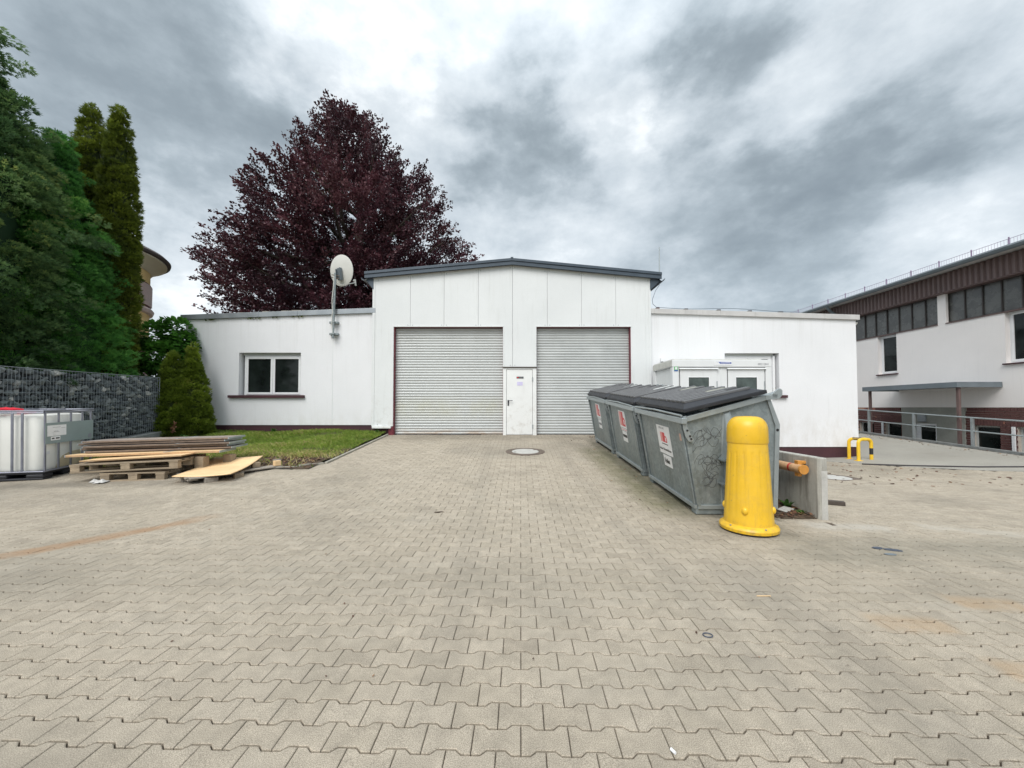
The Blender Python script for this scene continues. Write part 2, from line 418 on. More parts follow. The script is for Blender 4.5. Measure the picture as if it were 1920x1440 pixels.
mat('brick', (.25, .10, .07), 0.85, 0, 0.2, 12, 0.4, 120, 0.2, 120,
    tone=[(0, (.11, .05, .046)), (.3, (.20, .075, .06)), (.6, (.31, .13, .095)), (.85, (.40, .21, .15)), (1, (.45, .28, .20))])
mat('mortar', (.50, .44, .38), 0.95, 0, 0.15, 9)
mat('fascia_brown', (.15, .105, .10), 0.55, 0, 0.12, 2.0, streak=0.25, streakcol=(.06, .04, .04))
mat('dark_frame', (.035, .03, .028), 0.6, 0, 0.2, 5)
mat('post_brown', (.13, .085, .08), 0.6, 0, 0.15, 6)
mat('purple_rail', (.30, .22, .33), 0.5, 0.2, 0.1, 6)
mat('canopy_grey', (.155, .185, .205), 0.5, 0.1, 0.12, 3)
mat('house_yellow', (.92, .68, .30), 0.9, 0, 0.05, 1.5, 0.3, 120)
mat('cream', (.80, .76, .58), 0.8, 0, 0.05, 2)
mat('roof_tile', (.10, .085, .08), 0.8, 0, 0.2, 6, 0.5, 30)
mat('shutter_red', (.12, .022, .028), 0.6, 0, 0.15, 6)
mat('shutter_slat', (.72, .58, .54), 0.6, 0, 0.1, 6)
mat('bark', (.085, .07, .055), 0.9, 0, 0.3, 9, 0.7, 40)
mat('soil', (.085, .058, .036), 0.95, 0, 0.35, 7, 0.8, 60, 0.3, 60)
mat('leaf_litter', (.13, .055, .03), 0.8, 0, 0.3, 20, tone=[(0, (.05, .03, .02)), (.6, (.13, .055, .03)), (1, (.28, .16, .08))])
mat('dish_white', (.66, .66, .62), 0.45, 0, 0.05, 3)
mat('cabin_white', (.72, .735, .74), 0.4, 0, 0.04, 2, streak=0.3, streakcol=(.4, .38, .34))
mat('cabin_dirty', (.56, .56, .52), 0.5, 0, 0.15, 6, streak=0.6, streakcol=(.28, .25, .2))
mat('blue_print', (.06, .10, .36), 0.4, 0, 0.05, 8)
mat('green_print', (.12, .42, .16), 0.4, 0, 0.05, 8)
mat('lilac_paper', (.60, .56, .78), 0.6, 0, 0.05, 8)
mat('rubber', (.035, .03, .034), 0.7, 0, 0.1, 8)
mat('lawn_soil', (.115, .125, .045), 0.95, 0, 0.35, 3, 0.8, 60, 0.3, 60)

def leafmat(name, tone, rough=0.5, transl=0.38, spec=0.4):
    return mat(name, (.1, .1, .1), rough, 0, 0.15, 2.0, tone=tone, transl=transl, spec=spec)
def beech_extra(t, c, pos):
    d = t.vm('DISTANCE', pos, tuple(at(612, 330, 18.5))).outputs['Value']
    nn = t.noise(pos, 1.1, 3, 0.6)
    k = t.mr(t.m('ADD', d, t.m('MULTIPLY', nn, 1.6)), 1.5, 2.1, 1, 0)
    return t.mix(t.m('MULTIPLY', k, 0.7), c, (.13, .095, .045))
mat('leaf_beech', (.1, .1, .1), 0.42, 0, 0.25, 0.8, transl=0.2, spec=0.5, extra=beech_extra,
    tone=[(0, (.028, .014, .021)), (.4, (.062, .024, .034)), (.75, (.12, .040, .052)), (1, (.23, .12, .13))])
leafmat('leaf_thuja', [(0, (.04, .065, .008)), (.5, (.14, .185, .02)), (.85, (.26, .32, .04)), (1, (.34, .34, .07))], 0.6)
leafmat('leaf_thuja_small', [(0, (.05, .08, .008)), (.5, (.16, .23, .022)), (.9, (.30, .39, .05)), (1, (.42, .38, .09))], 0.6)
leafmat('leaf_conifer', [(0, (.025, .068, .026)), (.45, (.085, .17, .06)), (.8, (.19, .30, .10)), (1, (.33, .37, .10))], 0.6)
leafmat('leaf_spruce', [(0, (.035, .12, .03)), (.45, (.10, .29, .06)), (.8, (.20, .46, .10)), (1, (.33, .52, .12))], 0.55)
leafmat('leaf_hazel', [(0, (.04, .12, .02)), (.5, (.10, .27, .04)), (1, (.22, .44, .08))], 0.6, .35, .2)
leafmat('blade', [(0, (.12, .20, .03)), (.35, (.22, .33, .055)), (.65, (.33, .42, .08)), (.85, (.52, .50, .19)), (1, (.58, .48, .25))], 0.55)
leafmat('weed', [(0, (.04, .10, .02)), (1, (.10, .22, .05))], 0.45)

# ------------------------------------------------------------------ mesh builder
class MB:
    def __init__(s):
        s.v, s.f = [], []
    def add(s, vs, fs):
        b = len(s.v)
        s.v += [tuple(map(float, p)) for p in vs]
        s.f += [tuple(b + i for i in f) for f in fs]
        return s
    def box(s, x0, x1, y0, y1, z0, z1):
        vs = [(x0, y0, z0), (x1, y0, z0), (x1, y1, z0), (x0, y1, z0), (x0, y0, z1), (x1, y0, z1), (x1, y1, z1), (x0, y1, z1)]
        return s.add(vs, [(0, 3, 2, 1), (4, 5, 6, 7), (0, 1, 5, 4), (1, 2, 6, 5), (2, 3, 7, 6), (3, 0, 4, 7)])
    def prism(s, poly, axis, a0, a1):
        # poly in the two other axes (x,z for axis y; y,z for axis x; x,y for axis z)
        n = len(poly)
        def mk(p, a):
            return {'y': (p[0], a, p[1]), 'x': (a, p[0], p[1]), 'z': (p[0], p[1], a)}[axis]
        vs = [mk(p, a0) for p in poly] + [mk(p, a1) for p in poly]
        fs = [tuple(range(n)), tuple(range(2 * n - 1, n - 1, -1))]
        fs += [(i, i + n, (i + 1) % n + n, (i + 1) % n) for i in range(n)]
        return s.add(vs, fs)
    def tube(s, pts, r, n=8, cap=True):
        pts = [Vector(p) for p in pts]
        rr = r if isinstance(r, (list, tuple)) else [r] * len(pts)
        rings = []
        prev = None
        for i, p in enumerate(pts):
            d = (pts[min(i + 1, len(pts) - 1)] - pts[max(i - 1, 0)]).normalized()
            if prev is None:
                a = Vector((0, 0, 1)) if abs(d.z) < 0.9 else Vector((1, 0, 0))
                u = d.cross(a).normalized()
            else:
                u = (prev - d * prev.dot(d)).normalized()
            prev = u
            v = d.cross(u)
            rings.append([p + (u * math.cos(2 * math.pi * k / n) + v * math.sin(2 * math.pi * k / n)) * rr[i] for k in range(n)])
        vs = [q for rg in rings for q in rg]
        fs = []
        for i in range(len(rings) - 1):
            for k in range(n):
                fs.append((i * n + k, i * n + (k + 1) % n, (i + 1) * n + (k + 1) % n, (i + 1) * n + k))
        if cap:
            fs.append(tuple(range(n - 1, -1, -1)))
            fs.append(tuple((len(rings) - 1) * n + k for k in range(n)))
        return s.add(vs, fs)
    def lathe(s, prof, n=32, c=(0, 0, 0), cap=True):
        vs = []
        for (r, z) in prof:
            vs += [(c[0] + r * math.cos(2 * math.pi * k / n), c[1] + r * math.sin(2 * math.pi * k / n), c[2] + z) for k in range(n)]
        fs = []
        for i in range(len(prof) - 1):
            for k in range(n):
                fs.append((i * n + k, i * n + (k + 1) % n, (i + 1) * n + (k + 1) % n, (i + 1) * n + k))
        if cap:
            fs.append(tuple(range(n - 1, -1, -1)))
            fs.append(tuple((len(prof) - 1) * n + k for k in range(n)))
        return s.add(vs, fs)
    def xf(s, mtx):
        s.v = [tuple(mtx @ Vector(p)) for p in s.v]
        return s
    def sh(s, o):
        s.v = [(p[0] - o[0], p[1] - o[1], p[2] - o[2]) for p in s.v]
        return s

def link(name, me, parent=None, kind=None, bevel=0, loc=None):
    o = bpy.data.objects.new(name, me)
    COL.objects.link(o)
    if parent is not None:
        o.parent = parent
    if kind:
        o['kind'] = kind
    if loc is not None:
        o.location = loc
    if bevel:
        b = o.modifiers.new('bevel', 'BEVEL')
        b.width = bevel
        b.segments = 2
        b.limit_method = 'ANGLE'
        b.angle_limit = R(35)
    return o
def tomesh(name, mb, m, smooth=False):
    me = bpy.data.meshes.new(name)
    me.from_pydata(mb.v, [], mb.f)
    me.materials.append(M_(m) if isinstance(m, str) else m)
    if smooth:
        me.polygons.foreach_set('use_smooth', [True] * len(me.polygons))
        try:
            me.set_sharp_from_angle(angle=R(40))
        except Exception:
            pass
    me.update()
    return me
def part(name, mb, m, parent=None, smooth=False, bevel=0, kind=None, world=True, label=None):
    """world=True: the builder holds world coordinates and the root is not rotated"""
    if parent is not None and world:
        r = Vector(parent.location)
        q = parent
        while q.parent is not None:
            q = q.parent
            r = r + Vector(q.location)
        mb.sh(r)
    o = link(name, tomesh(name, mb, m, smooth), parent, kind, bevel)
    if label:
        o['label'] = label
    return o
def thing(name, label, cat, loc=(0, 0, 0), rot=(0, 0, 0), group=None):
    o = bpy.data.objects.new(name, None)
    COL.objects.link(o)
    o.location = loc
    o.rotation_euler = rot
    o.empty_display_size = 0.2
    o['label'] = label
    o['category'] = cat
    if group:
        o['group'] = group
    return o
def tag(o, label, cat, group=None):
    o['label'] = label
    o['category'] = cat
    if group:
        o['group'] = group
    return o
def copy_tree(o, parent=None):
    c = o.copy()
    COL.objects.link(c)
    c.parent = parent
    for ch in list(o.children):
        copy_tree(ch, c)
    return c
def fast_mesh(name, verts, counts, loops, m, tone=None, smooth=False):
    me = bpy.data.meshes.new(name)
    verts = np.asarray(verts, np.float32)
    me.vertices.add(len(verts))
    me.vertices.foreach_set('co', verts.ravel())
    me.loops.add(len(loops))
    me.loops.foreach_set('vertex_index', np.asarray(loops, np.int32))
    counts = np.asarray(counts, np.int32)
    starts = np.concatenate([[0], np.cumsum(counts)[:-1]]).astype(np.int32)
    me.polygons.add(len(counts))
    me.polygons.foreach_set('loop_start', starts)
    me.materials.append(M_(m))
    me.polygons.foreach_set('use_smooth', np.full(len(counts), bool(smooth)))
    if tone is not None:
        a = me.attributes.new('tone', 'FLOAT', 'POINT')
        a.data.foreach_set('value', np.asarray(tone, np.float32))
    me.update(calc_edges=True)
    return me
def scatter(tv, tf, pos, fr, scale, name, m, tone, jit=0.12, smooth=False):
    """one joined mesh made of a template repeated at pos (N,3) with frames fr (N,3,3) and scale (N,)"""
    tv = np.asarray(tv, float)
    N, V = len(pos), len(tv)
    W = np.einsum('nij,vj->nvi', fr, tv) * np.asarray(scale)[:, None, None] + np.asarray(pos)[:, None, :]
    fl = [i for f in tf for i in f]
    cnt = [len(f) for f in tf]
    loops = (np.asarray(fl)[None, :] + (np.arange(N) * V)[:, None]).ravel()
    counts = np.tile(cnt, N)
    tn = np.repeat(np.asarray(tone), V) + RNG.uniform(-jit, jit, N * V).reshape(N, V).mean(1).repeat(V)
    return fast_mesh(name, W.reshape(-1, 3), counts, loops, m, np.clip(tn, 0, 0.999), smooth)
def frames(d, up=(0, 0, 1), roll=None):
    """local x = d, local z ~ up (rolled)"""
    d = d / np.linalg.norm(d, axis=1)[:, None]
    up = np.broadcast_to(np.asarray(up, float), d.shape)
    y = np.cross(up, d)
    y /= np.maximum(np.linalg.norm(y, axis=1), 1e-6)[:, None]
    z = np.cross(d, y)
    if roll is not None:
        c, s = np.cos(roll)[:, None], np.sin(roll)[:, None]
        y, z = y * c + z * s, z * c - y * s
    return np.stack([d, y, z], axis=2)
def vnoise(p, s, seed=0):
    """cheap smooth noise, sum of sines"""
    r = np.random.default_rng(seed)
    out = np.zeros(len(p))
    for k in range(7):
        a = r.normal(size=3)
        a /= np.linalg.norm(a)
        out += np.sin(p @ a * s * (1 + 0.45 * k) + r.uniform(0, 6.28)) / (1 + 0.35 * k)
    return out / 3.4
def text_mesh(txt, size, m, parent, mtx, name='lettering', bold=0.0, sx=1.0):
    c = bpy.data.curves.new('t', 'FONT')
    c.body = txt
    c.size = size
    c.offset = bold
    c.resolution_u = 2
    o = bpy.data.objects.new('t', c)
    COL.objects.link(o)
    bpy.context.view_layer.update()
    me = bpy.data.meshes.new_from_object(o.evaluated_get(bpy.context.evaluated_depsgraph_get()))
    bpy.data.objects.remove(o)
    bpy.data.curves.remove(c)
    me.transform(mtx @ Matrix.Diagonal((sx, 1, 1, 1)))
    me.materials.clear()
    me.materials.append(M_(m))
    me.name = name
    return link(name, me, parent)
def ribbon(pts, wd, nrm):
    """flat ribbon through pts lying in the plane with normal nrm"""
    mb = MB()
    pts = [Vector(p) for p in pts]
    nrm = Vector(nrm)
    vs = []
    for i, p in enumerate(pts):
        d = (pts[min(i + 1, len(pts) - 1)] - pts[max(i - 1, 0)])
        if d.length < 1e-6:
            d = Vector((1, 0, 0))
        s = d.normalized().cross(nrm).normalized() * wd
        vs += [p + s, p - s]
    fs = [(2 * i, 2 * i + 1, 2 * i + 3, 2 * i + 2) for i in range(len(pts) - 1)]
    return mb.add(vs, fs)

# ================================================================== THE GROUND
def sheet(name, xs, ys, hf, m, parent=None, kind='structure'):
    X, Y = np.meshgrid(xs, ys)
    Z = hf(X, Y)
    v = np.stack([X.ravel(), Y.ravel(), np.asarray(Z, float).ravel()], 1)
    nx, ny = len(xs), len(ys)
    loops = []
    for j in range(ny - 1):
        for i in range(nx - 1):
            a = j * nx + i
            loops += [a, a + 1, a + 1 + nx, a + nx]
    return link(name, fast_mesh(name, v, [4] * ((nx - 1) * (ny - 1)), loops, m, smooth=True), parent, kind)

sheet('ground', [-400, -60, 60, 400], [-300, -40, 60, 900], lambda x, y: 0 * x - 1.6, 'lawn_soil')
YF = 11.6                                     # plane of the front wall
LX0, LX1, LY0 = -9.35, -3.74, 7.3             # the lawn
yard = sheet('paved_yard', list(np.arange(-22, WX - .05, .5)) + [WX], np.arange(-14, 30.1, .25), lambda x, y: gU(x, y) - .013, 'joint')
lower = sheet('lower_yard', [WX] + list(np.arange(4, 13.61, .4)), np.arange(-14, 36.1, .25), lambda x, y: gL(x, y) - .013, 'joint')
garden = sheet('garden_ground', np.arange(-60, -9.4, 2.0), np.arange(4, 61, 1.0), lambda x, y: 0 * x + .42 + ss(7, 12, y) * .2, 'lawn_soil')

# --- interlocking concrete pavers, 20 cm long, set in staggered rows
PL, PP, A_, S_ = 0.2, 0.125, 0.0375, 0.025
w1, w2 = .0735, .0515
g, ge = .0036, .0019
half = [(0 + ge, w1 - g), (A_, w1 - g), (A_ + S_, w2 - g), (PL - A_ - S_, w2 - g), (PL - A_, w1 - g), (PL - ge, w1 - g)]
out = [(x - PL / 2, y) for x, y in half] + [(x - PL / 2, -y) for x, y in reversed(half)]
def inset(poly, d):
    n = len(poly)
    res = []
    for i in range(n):
        p0, p1, p2 = Vector(poly[i - 1]), Vector(poly[i]), Vector(poly[(i + 1) % n])
        e1, e2 = (p1 - p0).normalized(), (p2 - p1).normalized()
        n1_, n2_ = Vector((e1.y, -e1.x)), Vector((e2.y, -e2.x))
        b = (n1_ + n2_)
        b /= max(b.length_squared / 2, .3)
        res.append(tuple(p1 + b * d))
    return res
inn = inset(out, .0034)
if sum(abs(a[0]) for a in inn) > sum(abs(a[0]) for a in out):
    inn = inset(out, -.0034)
NP = len(out)
pv = [(x, y, -.03) for x, y in out] + [(x, y, -.003) for x, y in out] + [(x, y, 0) for x, y in inn]
pf = []
for r_ in range(2):
    for i in range(NP):
        j = (i + 1) % NP
        pf.append((r_ * NP + i, r_ * NP + NP + i, r_ * NP + NP + j, r_ * NP + j))
pf.append(tuple(2 * NP + i for i in range(NP)))
# make the top face up
_a = [Vector(pv[i]) for i in pf[-1][:3]]
area = sum(pv[pf[-1][i]][0] * pv[pf[-1][(i + 1) % NP]][1] - pv[pf[-1][(i + 1) % NP]][0] * pv[pf[-1][i]][1] for i in range(NP))
if area < 0:
    pf = [tuple(reversed(f)) for f in pf]
PHI = R(-1.3)
cp, sn = math.cos(PHI), math.sin(PHI)
cand = []
for j in range(4, 106):
    for i in range(-75, 82):
        u, v = i * PL + (j % 2) * PL / 2, j * PP
        cand.append((u * cp - v * sn, u * sn + v * cp))
cand = np.array(cand)
X_, Y_ = cand[:, 0], cand[:, 1]
keep = (np.abs(X_) < 1.42 * Y_ + 1.1) & (Y_ < YF + .05)
keep &= ~((X_ > -10.5) & (X_ < LX1 - .06) & (Y_ > LY0 + .02 + .35 * ss(-4.1, LX1, X_)))
keep &= ~((X_ < -8.7) & (Y_ > 6.6))
keep &= X_ < 15
MAN = [(.31, 9.02), (6.95, 8.35)]
for (mx, my) in MAN:
    keep &= np.hypot(X_ - mx, Y_ - my) > .40
def asphalt_side(x, y):
    # True on the asphalt side of the line between paving and road
    yl = np.interp(x, [4, 9.0, 11.0, 13.2, 16], [14, 10.75, 8.9, 7.3, 6.0])
    return y > yl
keep &= ~asphalt_side(X_, Y_)
keep &= ~((X_ > 3.28) & (X_ < 3.80) & (Y_ > 4.72))
cand = cand[keep]
rad = cand[:, 1] + 0.0
inview = (np.abs(cand[:, 0]) < 1.30 * cand[:, 1]) & (cand[:, 1] > 1.50)
order = np.argsort(rad + 100 * (~inview))
near = order[:300]
rest = order[300:]
pme = fast_mesh('paving_stone', pv, [len(f) for f in pf], [i for f in pf for i in f], 'paving')
for k in near:
    x, y = cand[k]
    o = bpy.data.objects.new('paving_stone', pme)
    COL.objects.link(o)
    o.parent = yard
    o.location = (x, y, float(G(x, y)) + random.uniform(-.0008, .0008))
    o.rotation_euler = (random.uniform(-.004, .004), random.uniform(-.004, .004), PHI + random.uniform(-.002, .002))
cz = cand[rest]
N = len(cz)
tv = np.array(pv)
rot = np.array([[cp, -sn, 0], [sn, cp, 0], [0, 0, 1]])
W = (tv @ rot.T)[None] + np.stack([cz[:, 0], cz[:, 1], 0 * cz[:, 0]], 1)[:, None, :]
til = RNG.normal(0, .004, (N, 2))
loc = W - np.stack([cz[:, 0], cz[:, 1], 0 * cz[:, 0]], 1)[:, None, :]
W[:, :, 2] += G(np.where(cz[:, 0] < WX, np.minimum(W[:, :, 0].T, WX - .01), np.maximum(W[:, :, 0].T, WX + .01)).T, W[:, :, 1]) + RNG.uniform(-.0012, .0012, N)[:, None] + loc[:, :, 0] * til[:, :1] + loc[:, :, 1] * til[:, 1:]
fl = np.array([i for f in pf for i in f])
loops = (fl[None] + (np.arange(N) * len(tv))[:, None]).ravel()
me = fast_mesh('paving_stones', W.reshape(-1, 3), np.tile([len(f) for f in pf], N), loops, 'paving', tone=np.repeat(RNG.uniform(0, 1, N), len(tv)))
link('paving_stones', me, yard, 'stuff')

# --- asphalt road on the right
ax = np.concatenate([np.arange(3.9, 13.61, .35)])
def road_h(x, y):
    return gL(x, y) + .003
xs = np.arange(3.85, 13.62, .3)
ys = np.arange(6.0, 36.1, .3)
vs, idx, loops, cnt = [], {}, [], []
for j in range(len(ys) - 1):
    for i in range(len(xs) - 1):
        xa, xb = xs[i], xs[i + 1]
        def yl(x): return float(np.interp(x, [4, 9.0, 11.0, 13.2, 16], [14, 10.75, 8.9, 7.3, 6.0]))
        q4 = []
        for (x, y) in ((xa, ys[j]), (xb, ys[j]), (xb, ys[j + 1]), (xa, ys[j + 1])):
            q4.append((x, max(y, yl(x))))
        if q4[2][1] - q4[1][1] < 1e-4 and q4[3][1] - q4[0][1] < 1e-4:
            continue
        ii = []
        for (x, y) in q4:
            kk = (round(x, 4), round(y, 4))
            if kk not in idx:
                idx[kk] = len(vs)
                vs.append((x, y, float(road_h(x, y))))
            ii.append(idx[kk])
        ii = [a for n_, a in enumerate(ii) if a != ii[n_ - 1]]
        if len(ii) > 2:
            loops += ii
            cnt.append(len(ii))
link('asphalt_road', fast_mesh('asphalt_road', vs, cnt, loops, 'asphalt', smooth=True), None, 'structure')

# --- drain or rubber hose lying across the lower yard
hs = []
for (x, px_y) in ((9.3, 10.25), (10.2, 9.85), (11.2, 9.25), (12.2, 8.86), (13.2, 8.55), (14.2, 8.3)):
    hs.append((x, px_y, float(gL(min(x, 13.6), px_y)) + .02))
o = part('rubber_hose', MB().tube(hs, .017, 6), 'rubber', smooth=True)
tag(o, 'thin dark hose lying across the asphalt road from the yellow guard hoop', 'hose')

# --- lawn
def lawn_h(x, y):
    return gU(x, y) + .05 + .035 * np.sin(x * 1.9 + y) * np.sin(y * 1.3) * ss(7.3, 8.2, y) + .05 * ss(10.2, 11.6, y) - .03 * ss(7.9, 7.3, y)
sheet('lawn_ground', np.arange(LX0 - .6, LX1 - .03, .13), np.arange(LY0 - .02, YF + .06, .14), lambda x, y: lawn_h(x, y) + .012 * np.sin(x * 9) * np.sin(y * 11), 'soil')
NB = 52000
bx = RNG.uniform(LX0 - .3, LX1 - .05, NB)
by = LY0 + .05 + (YF - .05 - LY0) * RNG.uniform(0, 1, NB) ** 1.15
pn = vnoise(np.stack([bx, by, 0 * bx], 1), 3.1, 3) + .4 * vnoise(np.stack([bx, by, 0 * bx], 1), 9, 5)
bare = (by < LY0 + .62 + .35 * pn) & (bx > -6.6)
bare2 = (bx > LX1 - .35 - .15 * pn) & (by < 9.2)
kp = ~(bare & (RNG.uniform(0, 1, NB) < .93)) & ~(bare2 & (RNG.uniform(0, 1, NB) < .75)) & (RNG.uniform(0, 1, NB) < .80 + .5 * pn)
bx, by, pn = bx[kp], by[kp], pn[kp]
NB = len(bx)
th = RNG.uniform(0, 6.28, NB)
ln = RNG.uniform(.035, .10, NB) * (1 + .5 * pn)
fr = frames(np.stack([np.cos(th) * .7, np.sin(th) * .7, np.full(NB, .75)], 1))
dry = ss(9.9, 7.7, by) * .42 + .30 * pn + .1
tn = np.clip(RNG.uniform(.1, .55, NB) + dry * RNG.uniform(.2, 1.7, NB), 0, .99)
bl = [(0, -.05, 0), (0, .05, 0), (.6, .04, .02), (1, 0, -.08), (.6, -.04, .02)]
me = scatter(bl, [(0, 1, 2, 3, 4)], np.stack([bx, by, lawn_h(bx, by)], 1), fr, ln * 1.25, 'lawn_grass', 'blade', tn)
link('lawn_grass', me, None, 'stuff')
# kerb of small edging stones along the lawn
kb = thing('lawn_kerb', 'narrow concrete edging between the lawn and the paved drive', 'kerb', (LX1, 7.8, float(gU(0, 7.8))))
y = 7.75
while y < YF - .1:
    z = float(gU(0, y))
    m_ = MB().box(LX1 - .03, LX1 + .03, y, y + .485, -.06, .035)
    m_.v = [(p[0], p[1], p[2] + float(gU(0, p[1]))) for p in m_.v]
    part('edging_stone', m_, 'kerb', kb, bevel=.006)
    y += .49
for (a, b) in (((-3.78, 7.74), (-4.1, 7.42)), ((-4.11, 7.41), (-4.58, 7.31)), ((-4.60, 7.305), (-5.08, 7.28)), ((-5.10, 7.28), (-5.58, 7.27))):
    a, b = Vector(a), Vector(b)
    n_ = Vector((-(b - a).y, (b - a).x)).normalized() * .03
    P = [a + n_, b + n_, b - n_, a - n_]
    m_ = MB().prism([tuple(p) for p in P], 'z', float(gU(0, a.y)) - .06, float(gU(0, a.y)) + .03)
    part('edging_stone', m_, 'kerb', kb, bevel=.006)

# --- manholes
def manhole(x, y, label, rim=.39):
    z = float(G(x, y))
    t = thing('manhole_cover', label, 'manhole', (x, y, z), (math.atan(.07) if x < WX else 0, 0, 0))
    part('frame_ring', MB().lathe([(.46, -.02), (.46, .004), (.40, .008), (.325, .008), (.32, -.01)], 48, cap=False), 'cast_iron', t, world=False)
    part('lid', MB().lathe([(.315, -.02), (.315, .006), (.30, .010), (.001, .012)], 48), 'concrete_light', t, world=False)
    for a in (0.6, 3.6):
        k_ = MB().box(math.cos(a) * .27 - .03, math.cos(a) * .27 + .03, math.sin(a) * .27 - .015, math.sin(a) * .27 + .015, .0105, .0145)
        part('lifting_slot', k_, 'cast_iron', t, world=False)
    return t
manhole(MAN[0][0], MAN[0][1], 'round manhole cover with pale concrete lid in front of the white steel door')
manhole(MAN[1][0], MAN[1][1], 'round pale manhole cover right of the low concrete wall')

# --- soil and litter strip by the low wall
sheet('soil_strip', np.arange(3.24, 3.73, .06), np.arange(4.70, 9.5, .09), lambda x, y: gU(x, y) + .004 + .028 * ss(3.24, 3.6, x) * ss(4.68, 5.1, y) + .008 * np.sin(x * 40) * np.sin(y * 31), 'soil')
def litter(name, n, xr, yr, m, s0, s1, hf=G, dens=None):
    x = RNG.uniform(*xr, n)
    y = RNG.uniform(*yr, n)
    p = np.stack([x, y, hf(x, y) + .006], 1)
    if dens is not None:
        k = dens(p)
        p = p[k]
    n = len(p)
    th = RNG.uniform(0, 6.28, n)
    fr = frames(np.stack([np.cos(th), np.sin(th), RNG.uniform(-.25, .35, n)], 1), roll=RNG.normal(0, .35, n))
    tv = [(-.5, 0, 0), (-.2, .28, .06), (.2, .26, .04), (.5, 0, .1), (.2, -.26, .05), (-.2, -.28, 0)]
    me = scatter(tv, [(0, 1, 2, 3), (0, 3, 4, 5)], p, fr, RNG.uniform(s0, s1, n), name, m, RNG.uniform(0, 1, n))
    return link(name, me, None, 'stuff')
litter('fallen_leaves', 900, (3.2, 3.72), (4.72, 6.4), 'leaf_litter', .02, .055, lambda x, y: gU(x, y) + .03 * ss(3.24, 3.6, x))
litter('fallen_leaves', 150, (4.2, 10.5), (7.2, 10.2), 'leaf_litter', .03, .09)
litter('fallen_leaves', 120, (1.5, 2.5), (5, 11), 'leaf_litter', .015, .04)
litter('fallen_leaves', 130, (-6, 2.2), (1.9, 10), 'leaf_litter', .008, .022)
litter('fallen_leaves', 180, (2.2, 3.2), (9.9, 11.4), 'leaf_litter', .02, .05)
litter('dead_stalks', 1300, (-6.2, -3.85), (7.32, 8.1), 'leaf_litter', .02, .06, lambda x, y: lawn_h(x, y))

# ================================================================== THE WORKSHOP (white, two roller doors)
def P2(px, py, Y=YF):
    p = at(px, py, Y)
    return (p.x, p.z)
def fx(px, py=700): return at(px, py, YF).x
def fz(py, px=960): return at(px, py, YF).z
bld = thing('workshop_building', 'white workshop with two grey roller doors under a low gable between two flat roofed wings', 'building', (0, YF, .5))
YC = YF - .03                                                # face of the cladding panels
seams = [700, 706, 770, 833, 897, 961, 1026, 1090, 1154, 1219]
sx_ = [fx(p, 560) for p in seams]
APX = (fx(960, 499), fz(499))
TL, TR = (fx(697, 523), fz(523)), (fx(1222, 524), fz(524))
def roofz(x):
    if x < APX[0]:
        return TL[1] + (APX[1] - TL[1]) * (x - TL[0]) / (APX[0] - TL[0])
    return APX[1] + (TR[1] - APX[1]) * (x - APX[0]) / (TR[0] - APX[0])
D1 = (fx(738, 720), fx(943, 720))
D2 = (fx(1006, 720), fx(1183, 720))
DT = fz(613)
PD = (fx(945, 740), fx(1003, 740))
PT = fz(688)
GZ = fz(815.5)
sx_[0], sx_[-1] = fx(700, 600), fx(1219, 600)
PB = fz(799)
def panel_bottom(x):
    if x < D1[0]: return PB
    if x < D1[1]: return DT
    if x < D2[0]: return PT
    if x < D2[1]: return DT
    return GZ - .03
brk = [D1[0], D1[1], D2[0], D2[1]]
for i in range(1, len(sx_) - 1):
    a, b = (sx_[i] if i > 1 else sx_[0]) + .003, sx_[i + 1] - .003
    xs_ = [a] + [q_ for q_ in brk if a < q_ < b] + [b]
    poly = []
    for k in range(len(xs_) - 1):
        z = panel_bottom((xs_[k] + xs_[k + 1]) / 2)
        poly += [(xs_[k], z), (xs_[k + 1], z)]
    poly.append((b, roofz(b) + .02))
    if a < APX[0] < b: poly.append((APX[0], APX[1] + .02))
    poly.append((a, roofz(a) + .02))
    q_ = []
    for p_ in poly:
        if not q_ or (abs(p_[0] - q_[-1][0]) + abs(p_[1] - q_[-1][1])) > 1e-5: q_.append(p_)
    part('wall_panel', MB().prism(q_, 'y', YC, YC + .09), 'panel', bld, bevel=.004)
# vertical edge trims at both corners and dark backing
part('corner_trim', MB().box(sx_[0] - .015, sx_[0] + .06, YC - .012, YC - .002, PB, roofz(sx_[0])), 'panel', bld)
part('corner_trim', MB().box(sx_[-1] - .05, sx_[-1] + .015, YC - .012, YC - .002, GZ, roofz(sx_[-1])), 'panel', bld)
part('corner_trim', MB().box(sx_[-1] - .155, sx_[-1] - .14, YC - .008, YC - .002, GZ, roofz(sx_[-1] - .15) - .01), 'panel', bld)
sc_ = MB()
for i in range(1, len(sx_)):
    for dx_ in (-.07, .07):
        for z_ in (roofz(sx_[i]) - .06, panel_bottom(sx_[i]) + .05):
            x_ = sx_[i] + dx_
            if sx_[0] < x_ < sx_[-1]:
                sc_.tube([(x_, YC - .008, z_), (x_, YC, z_)], .012, 6)
part('cladding_screws', sc_, 'zinc', bld, kind='stuff')
# ledge under the left pier, small patch plate with screws
part('base_ledge', MB().box(fx(699, 800), fx(734, 800), YC - .06, YC + .05, fz(803), fz(799)), 'door_white', bld, bevel=.004)
part('patch_plate', MB().box(fx(716, 780), fx(734, 780), YC - .008, YC - .001, fz(797), fz(780)), 'panel', bld)
